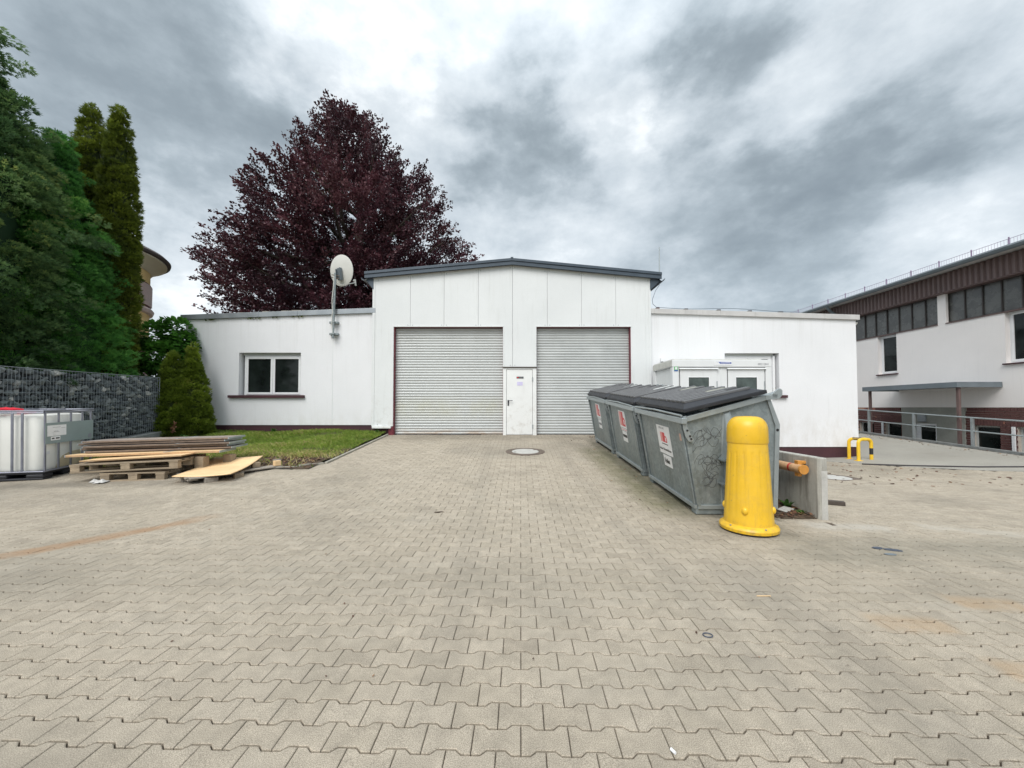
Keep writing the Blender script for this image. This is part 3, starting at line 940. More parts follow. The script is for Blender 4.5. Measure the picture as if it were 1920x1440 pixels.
# body of the hall behind the cladding
DEP = 11.0
bz = -.2
body = MB()
x0b, x1b = sx_[0] + .02, sx_[-1] - .02
body.prism([(x0b, bz), (x0b, roofz(x0b)), (APX[0], APX[1]), (x1b, roofz(x1b)), (x1b, bz)], 'y', YF + DEP - .2, YF + DEP)
body.box(x0b, x0b + .2, YF + .07, YF + DEP - .2, bz, roofz(x0b) - .02)
body.box(x1b - .2, x1b, YF + .07, YF + DEP - .2, bz, roofz(x1b) - .02)
body.box(D1[1] + .02, PD[0] - .03, YF + .07, YF + .5, bz, DT)
part('hall_wall', body, 'render_white', bld, kind='stuff')
# roof slabs, dark edge trim in two steps
RL, RR = fx(687, 512), fx(1237, 512)
zt = lambda x: roofz(x) + .03
mL = (APX[1] - TL[1]) / (APX[0] - TL[0])
mR = (TR[1] - APX[1]) / (TR[0] - APX[0])
zL, zR = APX[1] + mL * (RL - APX[0]), APX[1] + mR * (RR - APX[0])
YO = YF - .16
part('roof', MB().prism([(RL, zL + .03), (APX[0], APX[1] + .03), (RR, zR + .03), (RR, zR + .12), (APX[0], APX[1] + .12), (RL, zL + .12)], 'y', YO + .03, YF + DEP + .2), 'anthracite', bld)
for nm, za, zb, yo in (('edge_trim', -.01, .10, YO), ('edge_trim', .105, .185, YO - .025)):
    part(nm, MB().prism([(RL, zL + za), (APX[0], APX[1] + za), (APX[0], APX[1] + zb), (RL, zL + zb)], 'y', yo, YO + .03), 'anthracite', bld, bevel=.004)
    part(nm, MB().prism([(APX[0] + .002, APX[1] + za), (RR, zR + za), (RR, zR + zb), (APX[0] + .002, APX[1] + zb)], 'y', yo, YO + .03), 'anthracite', bld, bevel=.004)
part('ridge_cap', MB().box(APX[0] - .04, APX[0] + .04, YO - .03, YO + .2, APX[1] + .17, APX[1] + .21), 'anthracite', bld)
# gutters seen end on with their brackets
for sgn, xe, ze in ((-1, RL, zL), (1, RR, zR)):
    gm = MB()
    for k in range(7):
        a0, a1 = math.pi * (1 + k / 7), math.pi * (1 + (k + 1) / 7)
        c0 = (xe + sgn * .03 + .085 * math.cos(a0), ze + .02 + .085 * math.sin(a0))
        c1 = (xe + sgn * .03 + .085 * math.cos(a1), ze + .02 + .085 * math.sin(a1))
        gm.prism([c0, c1, (c1[0], c1[1] + .006), (c0[0], c0[1] + .006)], 'y', YO + .04, YF + DEP)
    part('gutter', gm, 'anthracite' if sgn > 0 else 'zinc', bld)
    xw = x0b if sgn < 0 else x1b
    part('eaves_board', MB().prism([(xw + sgn * .01, ze - .32), (xe, ze - .02), (xw + sgn * .01, ze - .0)], 'y', YO + .1, YO + .16), 'anthracite', bld)
# burgundy plinth and steel frames
part('door_jamb', MB().box(fx(729, 800), D1[0], YC - .002, YF + .15, GZ - .1, fz(800)), 'red_steel', bld)
for (a, b) in (D1, D2):
    ia, ib = (.022, .004) if a == D1[0] else (.004, .022)
    rd = MB().box(a - .01, a + ia, YC + .02, YF + .20, GZ - .05, DT)
    rd.box(b - ib, b + .01, YC + .02, YF + .20, GZ - .05, DT)
    rd.box(a + ia, b - ib, YC + .06, YF + .20, DT - .012, DT + .02)
    door = part('roller_door', rd, 'red_steel', bld)
    n = 40
    pz = (DT - .012 - GZ) / n
    yb = YF + .13
    prof = [(yb + .008, 0), (yb + .001, pz * .12), (yb - .006, pz * .34), (yb - .009, pz * .55), (yb - .006, pz * .76), (yb + .001, pz * .92), (yb + .008, pz * .985), (yb + .02, pz * .985), (yb + .02, 0)]
    mb = MB().prism(prof, 'x', a + ia, b - ib)
    mb.sh((0, 0, 0))
    sm = tomesh('slat', mb.sh((0, YF, 0)), 'slat')
    for k in range(n):
        o = link('slat', sm, door)
        o.location = (0, random.uniform(-.003, .003), GZ + k * pz - .5)
        o.rotation_euler = (0, random.uniform(-.0006, .0006), 0)
    part('bottom_rail', MB().box(a + ia, b - ib, yb - .015, yb + .03, GZ - .02, GZ + .012), 'rubber', door)
    lt = MB().box(a - .02, b + .02, YC - .014, YC - .001, DT - .002, DT + .022)
    part('lintel_trim', lt, 'panel', bld)
part('side_trim', MB().box(D1[0] - .055, D1[0] - .004, YC - .01, YC + .07, PB, DT - .004), 'panel', bld)
part('side_trim', MB().box(D1[1] + .004, D1[1] + .03, YC - .01, YC + .07, PT, DT - .004), 'panel', bld)
part('side_trim', MB().box(D2[0] - .03, D2[0] - .004, YC - .01, YC + .07, PT, DT - .004), 'panel', bld)
# steel side door
fr_ = MB().box(D1[1] + .003, PD[0] + .07, YC + .0, YF + .12, GZ - .03, PT - .03)
fr_.box(PD[1] - .07, D2[0] - .003, YC + .0, YF + .12, GZ - .03, PT - .03)
fr_.box(PD[0] + .07, PD[1] - .07, YC + .0, YF + .12, PT - .075, PT - .03)
sdoor = part('steel_door', fr_, 'door_white', bld, bevel=.004)
part('door_leaf', MB().box(PD[0] + .078, PD[1] - .078, YC + .012, YF + .06, GZ + .01, PT - .083), 'door_white', sdoor, bevel=.004)
part('drip_rail', MB().box(D1[1] + .0, D2[0] - .0, YC - .03, YC + .02, PT - .028, PT - .006), 'dark_wood', sdoor)
hx, hz = fx(953, 752), fz(752)
part('handle', MB().tube([(hx, YC - .05, hz + .005), (hx + .13, YC - .05, hz + .012)], .011, 8).tube([(hx, YC + .01, hz), (hx, YC - .05, hz)], .012, 8).box(hx - .022, hx + .022, YC - .0, YC + .013, hz - .14, hz + .03), 'black_plastic', sdoor, bevel=.003)
for zz in (fz(711), fz(800)):
    part('hinge', MB().tube([(PD[1] - .072, YC - .012, zz - .06), (PD[1] - .072, YC - .012, zz + .06)], .014, 8), 'galv_clean', sdoor)
sgx, sgz = fx(975, 708), fz(708)
sg = part('door_sign', MB().box(sgx - .105, sgx + .105, YC + .004, YC + .0125, sgz - .028, sgz + .028), 'ink', sdoor)
part('sign_field', MB().box(sgx - .09, sgx - .045, YC + .001, YC + .004, sgz - .018, sgz + .018), 'decal_red', sdoor)
RX = Matrix.Rotation(R(90), 4, 'X')
def ftext(s_, size, m_, par, x, y, z, bold=0, sx=1.0):
    q_ = par
    r_ = Vector((0, 0, 0))
    while q_ is not None:
        r_ += Vector(q_.location)
        q_ = q_.parent
    return text_mesh(s_, size, m_, par, Matrix.Translation(Vector((x, y, z)) - r_) @ RX, bold=bold, sx=sx)
part('sign_lettering', MB().box(sgx - .028, sgx + .085, YC + .0015, YC + .0035, sgz - .014, sgz - .003).box(sgx - .028, sgx + .08, YC + .0015, YC + .0035, sgz + .003, sgz + .013), 'ink_soft', sdoor, kind='stuff')
part('paper_note', MB().box(sgx - .09, sgx + .08, YC + .008, YC + .0125, sgz - .24, sgz - .13), 'lilac_paper', sdoor)

# --- flat roofed wings
YW = YF + .02
def wing_wall(x0, x1, zt0, zt1, holes, zb, m, th=.3):
    """zt linear; holes list of (xa, xb, za, zb)"""
    zt_ = lambda x: zt0 + (zt1 - zt0) * (x - x0) / (x1 - x0)
    mb = MB()
    xs = sorted({x0, x1, *[h[0] for h in holes], *[h[1] for h in holes]})
    for a, b in zip(xs[:-1], xs[1:]):
        hs_ = sorted([h for h in holes if h[0] <= a + 1e-6 and h[1] >= b - 1e-6], key=lambda h: h[2])
        z = zb
        for h in hs_:
            mb.prism([(a, z), (b, z), (b, h[2]), (a, h[2])], 'y', YW, YW + th)
            z = h[3]
        mb.prism([(a, z), (b, z), (b, zt_(b)), (a, zt_(a))], 'y', YW, YW + th)
    return mb
PLT = fz(797, 500)
xlw = fx(345, 700)
xlr = fx(704, 600)
zL0, zL1 = at(345, 600, YF).z, at(704, 587, YF).z
WLx0, WLx1, WLz0, WLz1 = fx(447, 700), fx(563, 700), fz(742, 505), fz(661, 505)
WL = part('wing_wall', wing_wall(xlw, xlr, zL0, zL1, [(WLx0, WLx1, WLz0, WLz1)], PLT, 'render_white'), 'render_white', bld)
part('wing_wall', MB().prism([(YW + .3, PLT - 1.2), (YF + 8, PLT - 1.2), (YF + 8, zL0), (YW + .3, zL0)], 'x', xlw, xlw + .3), 'render_white', bld)
part('wall_joint', MB().box(fx(623, 700) - .006, fx(623, 700) + .006, YW - .006, YW + .001, PLT, fz(632, 623)), 'panel', bld)
part('plinth', MB().box(xlw + .02, fx(736, 800), YF + .045, YF + .3, -.2, PLT - .004), 'burgundy', bld)
xrw, xrr = fx(1221, 600), fx(1608, 700)
zR0, zR1 = at(1221, 588, YF).z, at(1607, 600, YF).z
WRx0, WRx1, WRz0, WRz1 = fx(1360, 700), fx(1462, 700), fz(743, 1410), fz(662, 1410)
PRT0, PRT1 = at(1456, 833, YF).z, at(1605, 838, YF).z
def prz(x): return PRT0 + (PRT1 - PRT0) * (x - fx(1456)) / (fx(1605) - fx(1456))
part('wing_wall', wing_wall(xrw, xrr, zR0, zR1, [(WRx0, WRx1, WRz0, WRz1)], PRT1, 'render_white'), 'render_white', bld)
part('wing_wall', MB().prism([(YW + .3, PRT1), (YF + 12, PRT1), (YF + 12, zR1), (YW + .3, zR1)], 'x', xrr - .3, xrr), 'render_white', bld)
part('plinth', MB().prism([(xrw, -.6), (xrr - .015, -.6), (xrr - .015, PRT1 - .004), (xrw, PRT1 - .004)], 'y', YF + .045, YF + .3), 'burgundy', bld)
part('plinth', MB().prism([(YF + .3, -.6), (YF + 12, -.6), (YF + 12, PRT1 - .004), (YF + .3, PRT1 - .004)], 'x', xrr - .3, xrr - .015), 'burgundy', bld)
# parapet caps
def cap(xa, za, xb, zb_, h, m, y0, y1, n=1, dz=.0):
    for k in range(n):
        a0, a1 = xa + (xb - xa) * k / n + .002, xa + (xb - xa) * (k + 1) / n - .002
        z0, z1 = za + (zb_ - za) * k / n, za + (zb_ - za) * (k + 1) / n
        part('parapet_cap', MB().prism([(a0, z0), (a1, z1), (a1, z1 + h), (a0, z0 + h)], 'y', y0 + random.uniform(0, .004), y1), m, bld, bevel=.004)
cap(fx(340, 600), zL0 + .0, fx(704.5, 590), zL1 + .0, .15, 'zinc', YF - .045, YW + .36, 5)
cap(fx(1220, 585), zR0, fx(1610, 600), zR1, .15, 'cap_pale', YF - .045, YW + .36, 6)
part('roof_membrane', MB().prism([(xlw + .1, zL0 - .02), (xlr, zL1 - .02), (xlr, zL1 + .06), (xlw + .1, zL0 + .06)], 'y', YW + .3, YF + 8), 'dark_wood', bld)
part('roof_membrane', MB().prism([(xrw, zR0 - .02), (xrr - .1, zR1 - .02), (xrr - .1, zR1 + .06), (xrw, zR0 + .06)], 'y', YW + .3, YF + 12), 'dark_wood', bld)
# crumbling mortar line and moss along the left parapet
mm = MB()
for k in range(44):
    t_ = random.uniform(0.16, .98)
    x = xlw + (xlr - xlw) * t_
    z = zL0 + (zL1 - zL0) * t_ + .15
    l_ = random.uniform(.05, .3)
    mm.box(x, x + l_, YF + random.uniform(.0, .1), YF + .22, z, z + random.uniform(.012, .045))
part('crumbled_edging', mm, 'pallet_grey', bld, kind='stuff')
n = 260
t_ = RNG.uniform(.05, .62, n)
keepv = vnoise(np.stack([t_ * 40, 0 * t_, 0 * t_], 1), 1, 8) > .05
t_ = t_[keepv]
pp = np.stack([xlw + (xlr - xlw) * t_, np.full(len(t_), YF - .02), zL0 + (zL1 - zL0) * t_ - RNG.uniform(.0, .09, len(t_)) ** 1.3], 1)
th = RNG.uniform(0, 6.28, len(t_))
LEAF4 = [(0, -.5, 0), (.5, 0, .1), (0, .5, 0), (-.5, 0, .1)]
link('moss_tuft', scatter(LEAF4, [(0, 1, 2, 3)], pp - np.array([0, YF, .5]), frames(np.stack([np.cos(th), 0 * th + .3, np.sin(th)], 1)), RNG.uniform(.025, .06, len(t_)), 'moss_tuft', 'leaf_thuja', RNG.uniform(0, .7, len(t_))), bld, 'stuff')

# --- windows
def window(x0, x1, z0, z1, yface, parent, sashes, sill=None, gm='glass', fw=.055, depth=.14, sillcol='burgundy'):
    y = yface + depth
    f_ = MB()
    f_.box(x0, x0 + fw, y, y + .07, z0, z1).box(x1 - fw, x1, y, y + .07, z0, z1)
    f_.box(x0 + fw, x1 - fw, y, y + .07, z0, z0 + fw).box(x0 + fw, x1 - fw, y, y + .07, z1 - fw, z1)
    wn = part('window', f_, 'pvc', parent, bevel=.004)
    n_ = len(sashes) - 1
    W_ = x1 - x0 - 2 * fw
    for k in range(n_):
        a, b = x0 + fw + W_ * sashes[k] + .004, x0 + fw + W_ * sashes[k + 1] - .004
        s_ = .065
        q_ = MB().box(a, a + s_, y - .022, y + .045, z0 + fw - .012, z1 - fw + .012).box(b - s_, b, y - .022, y + .045, z0 + fw - .012, z1 - fw + .012)
        q_.box(a + s_, b - s_, y - .022, y + .045, z0 + fw - .012, z0 + fw + s_ - .012).box(a + s_, b - s_, y - .022, y + .045, z1 - fw - s_ + .012, z1 - fw + .012)
        part('sash', q_, 'pvc', wn, bevel=.005)
        part('pane', MB().box(a + s_ - .003, b - s_ + .003, y + .01, y + .02, z0 + fw + s_ - .016, z1 - fw - s_ + .016), gm, wn)
        part('rebate', MB().box(a + s_, a + s_ + .008, y - .015, y + .012, z0 + fw + s_ - .012, z1 - fw - s_ + .012), 'rubber', wn)
    if sill:
        part('sill', MB().box(x0 - sill[0], x1 + sill[1], yface - .07, y + .001, z0 - .045, z0 - .004), sillcol, wn, bevel=.006)
    return wn
wl = window(WLx0 + .08, WLx1 - .01, WLz0, WLz1 - .07, YW, bld, [0, .49, 1], None)
part('lintel_strip', MB().box(WLx0 + .05, WLx1 - .0, YW + .13, YW + .25, WLz1 - .07, WLz1 - .002), 'pvc_grey', wl)
part('sill', MB().box(fx(429, 743), fx(571, 743), YW - .08, YW + .14, fz(746, 500), fz(741, 500)), 'burgundy', wl, bevel=.006)
wr = window(WRx0 + .0, WRx1 - .13, WRz0 + .02, WRz1 - .06, YW, bld, [0, .5, 1], None, gm='glass_cabin')
part('roller_box', MB().box(WRx0 + .0, WRx1 - .1, YW + .13, YW + .25, WRz1 - .06, WRz1 - .002), 'pvc_grey', wr)
part('guide_strip', MB().box(WRx1 - .125, WRx1 - .06, YW + .1, YW + .2, WRz0 + .02, WRz1 - .065), 'pvc', wr)
part('sill', MB().box(fx(1352, 743), fx(1475, 743), YW - .08, YW + .14, fz(746, 1410), fz(741, 1410)), 'burgundy', wr, bevel=.006)
# wash of a room behind each window so the panes are dark, not hollow
for (a, b, c_, d_) in ((WLx0, WLx1, WLz0, WLz1), (WRx0, WRx1, WRz0, WRz1)):
    part('room_back', MB().box(a - .3, b + .3, YW + 1.2, YW + 1.25, c_ - .3, d_ + .3), 'dark_frame', bld)
# little wall lamp under the right parapet corner
part('corner_lamp', MB().lathe([(.001, -.07), (.05, -.05), (.075, .0), (.075, .02)], 16, (fx(1613, 604), YF + .2, fz(604, 1613))), 'dish_white', bld, smooth=True)

# --- satellite dish with its mast
p0 = at(624, 634, YF - .12)
p1 = at(629, 512, YF - .12)
sat = thing('satellite_dish', 'pale satellite dish seen from behind on a grey mast clamped to the left wing', 'satellite dish', p0)
part('mast', MB().tube([p0, p1], .034, 12), 'galvanised', sat, smooth=True)
for py in (605, 626.5):
    q_ = at(626, py, YF - .06)
    part('wall_bracket', MB().box(q_.x - .13, q_.x + .13, YF - .09, YF + .02, q_.z - .03, q_.z + .03).box(q_.x - .05, q_.x + .05, YF - .165, YF - .09, q_.z - .02, q_.z + .02), 'galvanised', sat, bevel=.004)
dc = at(638, 507, YF - .02)
nrm = Vector((.36, .92, .16)).normalized()
M4 = nrm.to_track_quat('Z', 'Y').to_matrix().to_4x4()
dish = MB()
prof = [(.001, 0)] + [(.43 * k / 8, .055 * (k / 8) ** 2) for k in range(1, 9)] + [(.445, .062), (.445, .048), (.43, .043)] + [(.43 * k / 8, .055 * (k / 8) ** 2 - .012) for k in range(7, 0, -1)] + [(.001, -.012)]
dish.lathe(prof, 48, cap=False)
dish.xf(Matrix.Translation(dc) @ M4)
dish.v = [(a, b, dc.z + (c - dc.z) * 1.06) for a, b, c in dish.v]
part('reflector', dish, 'dish_white', sat, smooth=True)
br = MB().box(-.09, .07, -.2, .16, -.05, -.015).box(-.10, -.085, -.2, .16, -.12, -.015).box(.06, .075, -.17, .13, -.11, -.015)
br.xf(Matrix.Translation(dc + Vector((0.0, 0, -.1))) @ M4)
part('mount_bracket', br, 'canopy_grey', sat, bevel=.004)
cl_ = MB()
for dz in (-.02, .06):
    cl_.tube([p1 + Vector((-.1, -.03, -.12 + dz)), p1 + Vector((.12, .0, -.15 + dz))], .012, 6)
part('clamp_bolts', cl_, 'cast_iron', sat)
ab = dc + Vector((.03, 0, -.46))
ae = at(667, 530, YF + .45)
part('feed_arm', MB().tube([ab + Vector((-.15, -.1, .1)), ab, ae], .016, 8), 'dish_white', sat, smooth=True)
part('feed_head', MB().tube([ae + Vector((0, 0, -.1)), ae + Vector((-.02, -.02, .1))], .028, 8).lathe([(.001, -.045), (.045, -.02), (.045, .02), (.001, .045)], 12, ae + Vector((-.04, 0, .06))), 'dish_white', sat, smooth=True)
cab = [p1 + Vector((-.03, -.03, -.1)), at(625, 540, YF - .17), at(622.5, 562, YF - .16), at(623.5, 585, YF - .16), at(621.8, 598, YF - .16), at(623, 625, YF - .15)]
part('cable', MB().tube(cab, .011, 6), 'dish_white', sat, smooth=True)

# --- lightning rod at the right eaves, conductor cable over the right wing
r0 = at(1236.5, 520, YF - .1)
r1 = at(1236, 463, YF - .1)
o = part('lightning_rod', MB().tube([r0, r1], [.020, .012], 6), 'galv_clean')
tag(o, 'thin vertical lightning rod standing at the right end of the dark gable roof', 'lightning rod')
cc = thing('lightning_conductor', 'thin looped conductor wire held by small dark blocks along the right wing parapet', 'cable', at(1237, 580, YF))
pts = [at(px, py, YF - .03) for px, py in ((1237, 521), (1236, 535), (1229, 545), (1223, 562), (1224, 570), (1232, 577))]
xs2 = np.linspace(1232, 1500, 40)
wob = [577 + (x - 1232) * .03 + 1.6 * math.sin((x - 1232) / 31.0) for x in xs2]
pts += [at(float(x), float(y) - 1.0, YF + .1) for x, y in zip(xs2, wob)]
part('wire', MB().tube(pts, .007, 5), 'anthracite', cc, smooth=True)
for px in (1232, 1285, 1346, 1404, 1462):
    t_ = (px - 1221) / (1607 - 1221)
    q_ = at(px, 585, YF + .1)
    z = zR0 + (zR1 - zR0) * t_ + .15
    part('cable_block', MB().box(q_.x - .055, q_.x + .055, YF + .02, YF + .18, z - .002, z + .05), 'brick' if px < 1240 else 'rubber', cc, bevel=.012)
# --- small wall lamp at the cabin
q_ = at(1241, 680, YF)
t = thing('wall_lamp', 'small white security lamp on the wall above the white cabin', 'lamp', (q_.x, YW, q_.z))
part('housing', MB().box(q_.x - .05, q_.x + .05, YW - .09, YW, q_.z + .02, q_.z + .14), 'pvc', t, bevel=.015)
part('sensor', MB().tube([(q_.x, YW - .05, q_.z + .02), (q_.x + .01, YW - .07, q_.z - .06)], [.035, .025], 10), 'black_plastic', t, smooth=True)

# ================================================================== WHITE CABIN
YB = 10.0
ca, cb2 = at(1261, 690, YB), at(1447, 690, YB)
czt = at(1350, 674.5, YB).z
cab_ = thing('site_cabin', 'white steel site cabin with two glazed doors standing behind the skips', 'cabin', (ca.x, YB, -.1))
cx0, cx1, cy0, cy1, cz0 = ca.x, cb2.x, YB, YB + 1.4, -.1
zr = czt - .19
for nm, b in (('corner_post', (cx0, cx0 + .16, cy0, cy0 + .16)), ('corner_post', (cx1 - .16, cx1, cy0, cy0 + .16)), ('corner_post', (cx0, cx0 + .16, cy1 - .16, cy1)), ('corner_post', (cx1 - .16, cx1, cy1 - .16, cy1))):
    part(nm, MB().box(b[0], b[1], b[2], b[3], cz0, zr), 'cabin_white', cab_, bevel=.012)
part('roof_frame', MB().box(cx0 - .005, cx1 + .005, cy0 - .005, cy1 + .005, zr + .002, czt), 'cabin_white', cab_, bevel=.012)
part('roof_lip', MB().box(cx0 + .02, cx1 - .25, cy0 + .02, cy1 - .02, czt + .001, czt + .022), 'cabin_dirty', cab_, bevel=.006)
part('roof_side_dirt_strip', MB().box(cx0 - .012, cx0 - .006, cy0 + .03, cy1 - .03, zr + .02, czt - .01), 'cabin_dirty', cab_)
part('floor_frame', MB().box(cx0 - .005, cx1 + .005, cy0 - .005, cy1 + .005, cz0, cz0 + .15), 'cabin_white', cab_, bevel=.01)
part('side_wall', MB().box(cx0 + .05, cx0 + .1, cy0 + .16, cy1 - .16, cz0 + .15, zr), 'panel', cab_)
part('side_wall', MB().box(cx1 - .1, cx1 - .05, cy0 + .16, cy1 - .16, cz0 + .15, zr), 'panel', cab_)
part('rear_wall', MB().box(cx0 + .16, cx1 - .16, cy1 - .1, cy1 - .05, cz0 + .15, zr), 'panel', cab_)
part('front_wall', MB().box(cx0 + .16, cx1 - .16, cy0 + .05, cy0 + .10, cz0 + .15, zr), 'cabin_white', cab_)
part('middle_joint', MB().box(at(1354, 700, YB).x - .01, at(1354, 700, YB).x + .01, cy0 + .04, cy0 + .05, cz0 + .15, zr), 'panel', cab_)
for (a, b, wa, wb) in ((1276, 1345, 1292, 1330), (1366, 1434, 1381, 1420)):
    xa, xb = at(a, 700, YB).x, at(b, 700, YB).x
    za, zb3 = cz0 + .16, at(1300, 692, YB).z
    wxa, wxb = at(wa, 720, YB).x, at(wb, 720, YB).x
    wz1 = at(1300, 707.5, YB).z
    wz0 = wz1 - .62
    d_ = MB()
    y_a, y_b = cy0 + .02, cy0 + .05
    d_.box(xa, wxa, y_a, y_b, za, zb3).box(wxb, xb, y_a, y_b, za, zb3).box(wxa, wxb, y_a, y_b, za, wz0).box(wxa, wxb, y_a, y_b, wz1, zb3)
    dr = part('cabin_door', d_, 'cabin_white', cab_)
    part('window_frame', MB().box(wxa - .02, wxa + .0, y_a - .006, y_b, wz0 - .02, wz1 + .02).box(wxb, wxb + .02, y_a - .006, y_b, wz0 - .02, wz1 + .02).box(wxa, wxb, y_a - .006, y_b, wz0 - .02, wz0).box(wxa, wxb, y_a - .006, y_b, wz1, wz1 + .02), 'pvc', dr)
    part('pane', MB().box(wxa + .001, wxb - .001, y_a + .012, y_b - .005, wz0 + .001, wz1 - .001), 'glass_cabin', dr)
    part('rain_strip', MB().prism([(y_a - .05, zb3 + .0), (y_a - .001, zb3 - .0), (y_a - .001, zb3 + .035)], 'x', xa - .03, xb + .03), 'cabin_white', dr)
    part('gap_shade_strip', MB().box(xa - .012, xa - .002, cy0 + .045, cy0 + .0495, za, zb3).box(xb + .002, xb + .012, cy0 + .045, cy0 + .0495, za, zb3), 'rubber', dr)  # solid dark strips, shade of the door gap put into their colour
    part('hinge', MB().box(xb - .012, xb + .004, y_a - .014, y_a - .001, wz1 - .32, wz1 - .1), 'galv_clean', dr)
    part('door_handle', MB().tube([(xa + .07, y_a - .04, cz0 + 1.05), (xa + .19, y_a - .04, cz0 + 1.05)], .01, 6), 'black_plastic', dr)
q0, q1 = at(1339, 677.5, YB - .01), at(1372, 684.5, YB - .01)
pl = part('blue_plaque', MB().box(q0.x, q1.x, cy0 - .012, cy0 - .0055, q1.z, q0.z), 'decal', cab_)
part('plaque_stripe', MB().prism([(q0.x + .03, q0.z - .012), (q1.x - .01, q0.z - .025), (q1.x - .01, q0.z - .062), (q0.x + .15, q0.z - .062), (q0.x + .12, q0.z - .02)], 'y', cy0 - .015, cy0 - .0122), 'blue_print', cab_)
pm_ = MB()
for k in range(11):
    pm_.box(q0.x + .17 + k * .022, q0.x + .185 + k * .022, cy0 - .0165, cy0 - .0152, q0.z - .046, q0.z - .033)
part('plaque_lettering', pm_, 'decal', cab_, kind='stuff')
q2 = at(1421, 684.5, YB - .01)
ftext('IBS212841', .075, 'ink_soft', cab_, q2.x, cy0 - .008, q2.z, .0, .92)
q3, q4 = at(1264, 687, YB - .01), at(1271.5, 696, YB - .01)
part('green_sticker', MB().box(q3.x, q4.x, cy0 - .004, cy0 - .001, q4.z, q3.z), 'green_print', cab_)
part('sticker_field', MB().box(q3.x + .025, q4.x - .02, cy0 - .0065, cy0 - .0045, q4.z + .045, q3.z - .02), 'decal', cab_)
part('sticker_field', MB().box(q3.x + .0, q4.x, cy0 - .0065, cy0 - .0045, q4.z, q4.z + .03), 'blue_print', cab_)

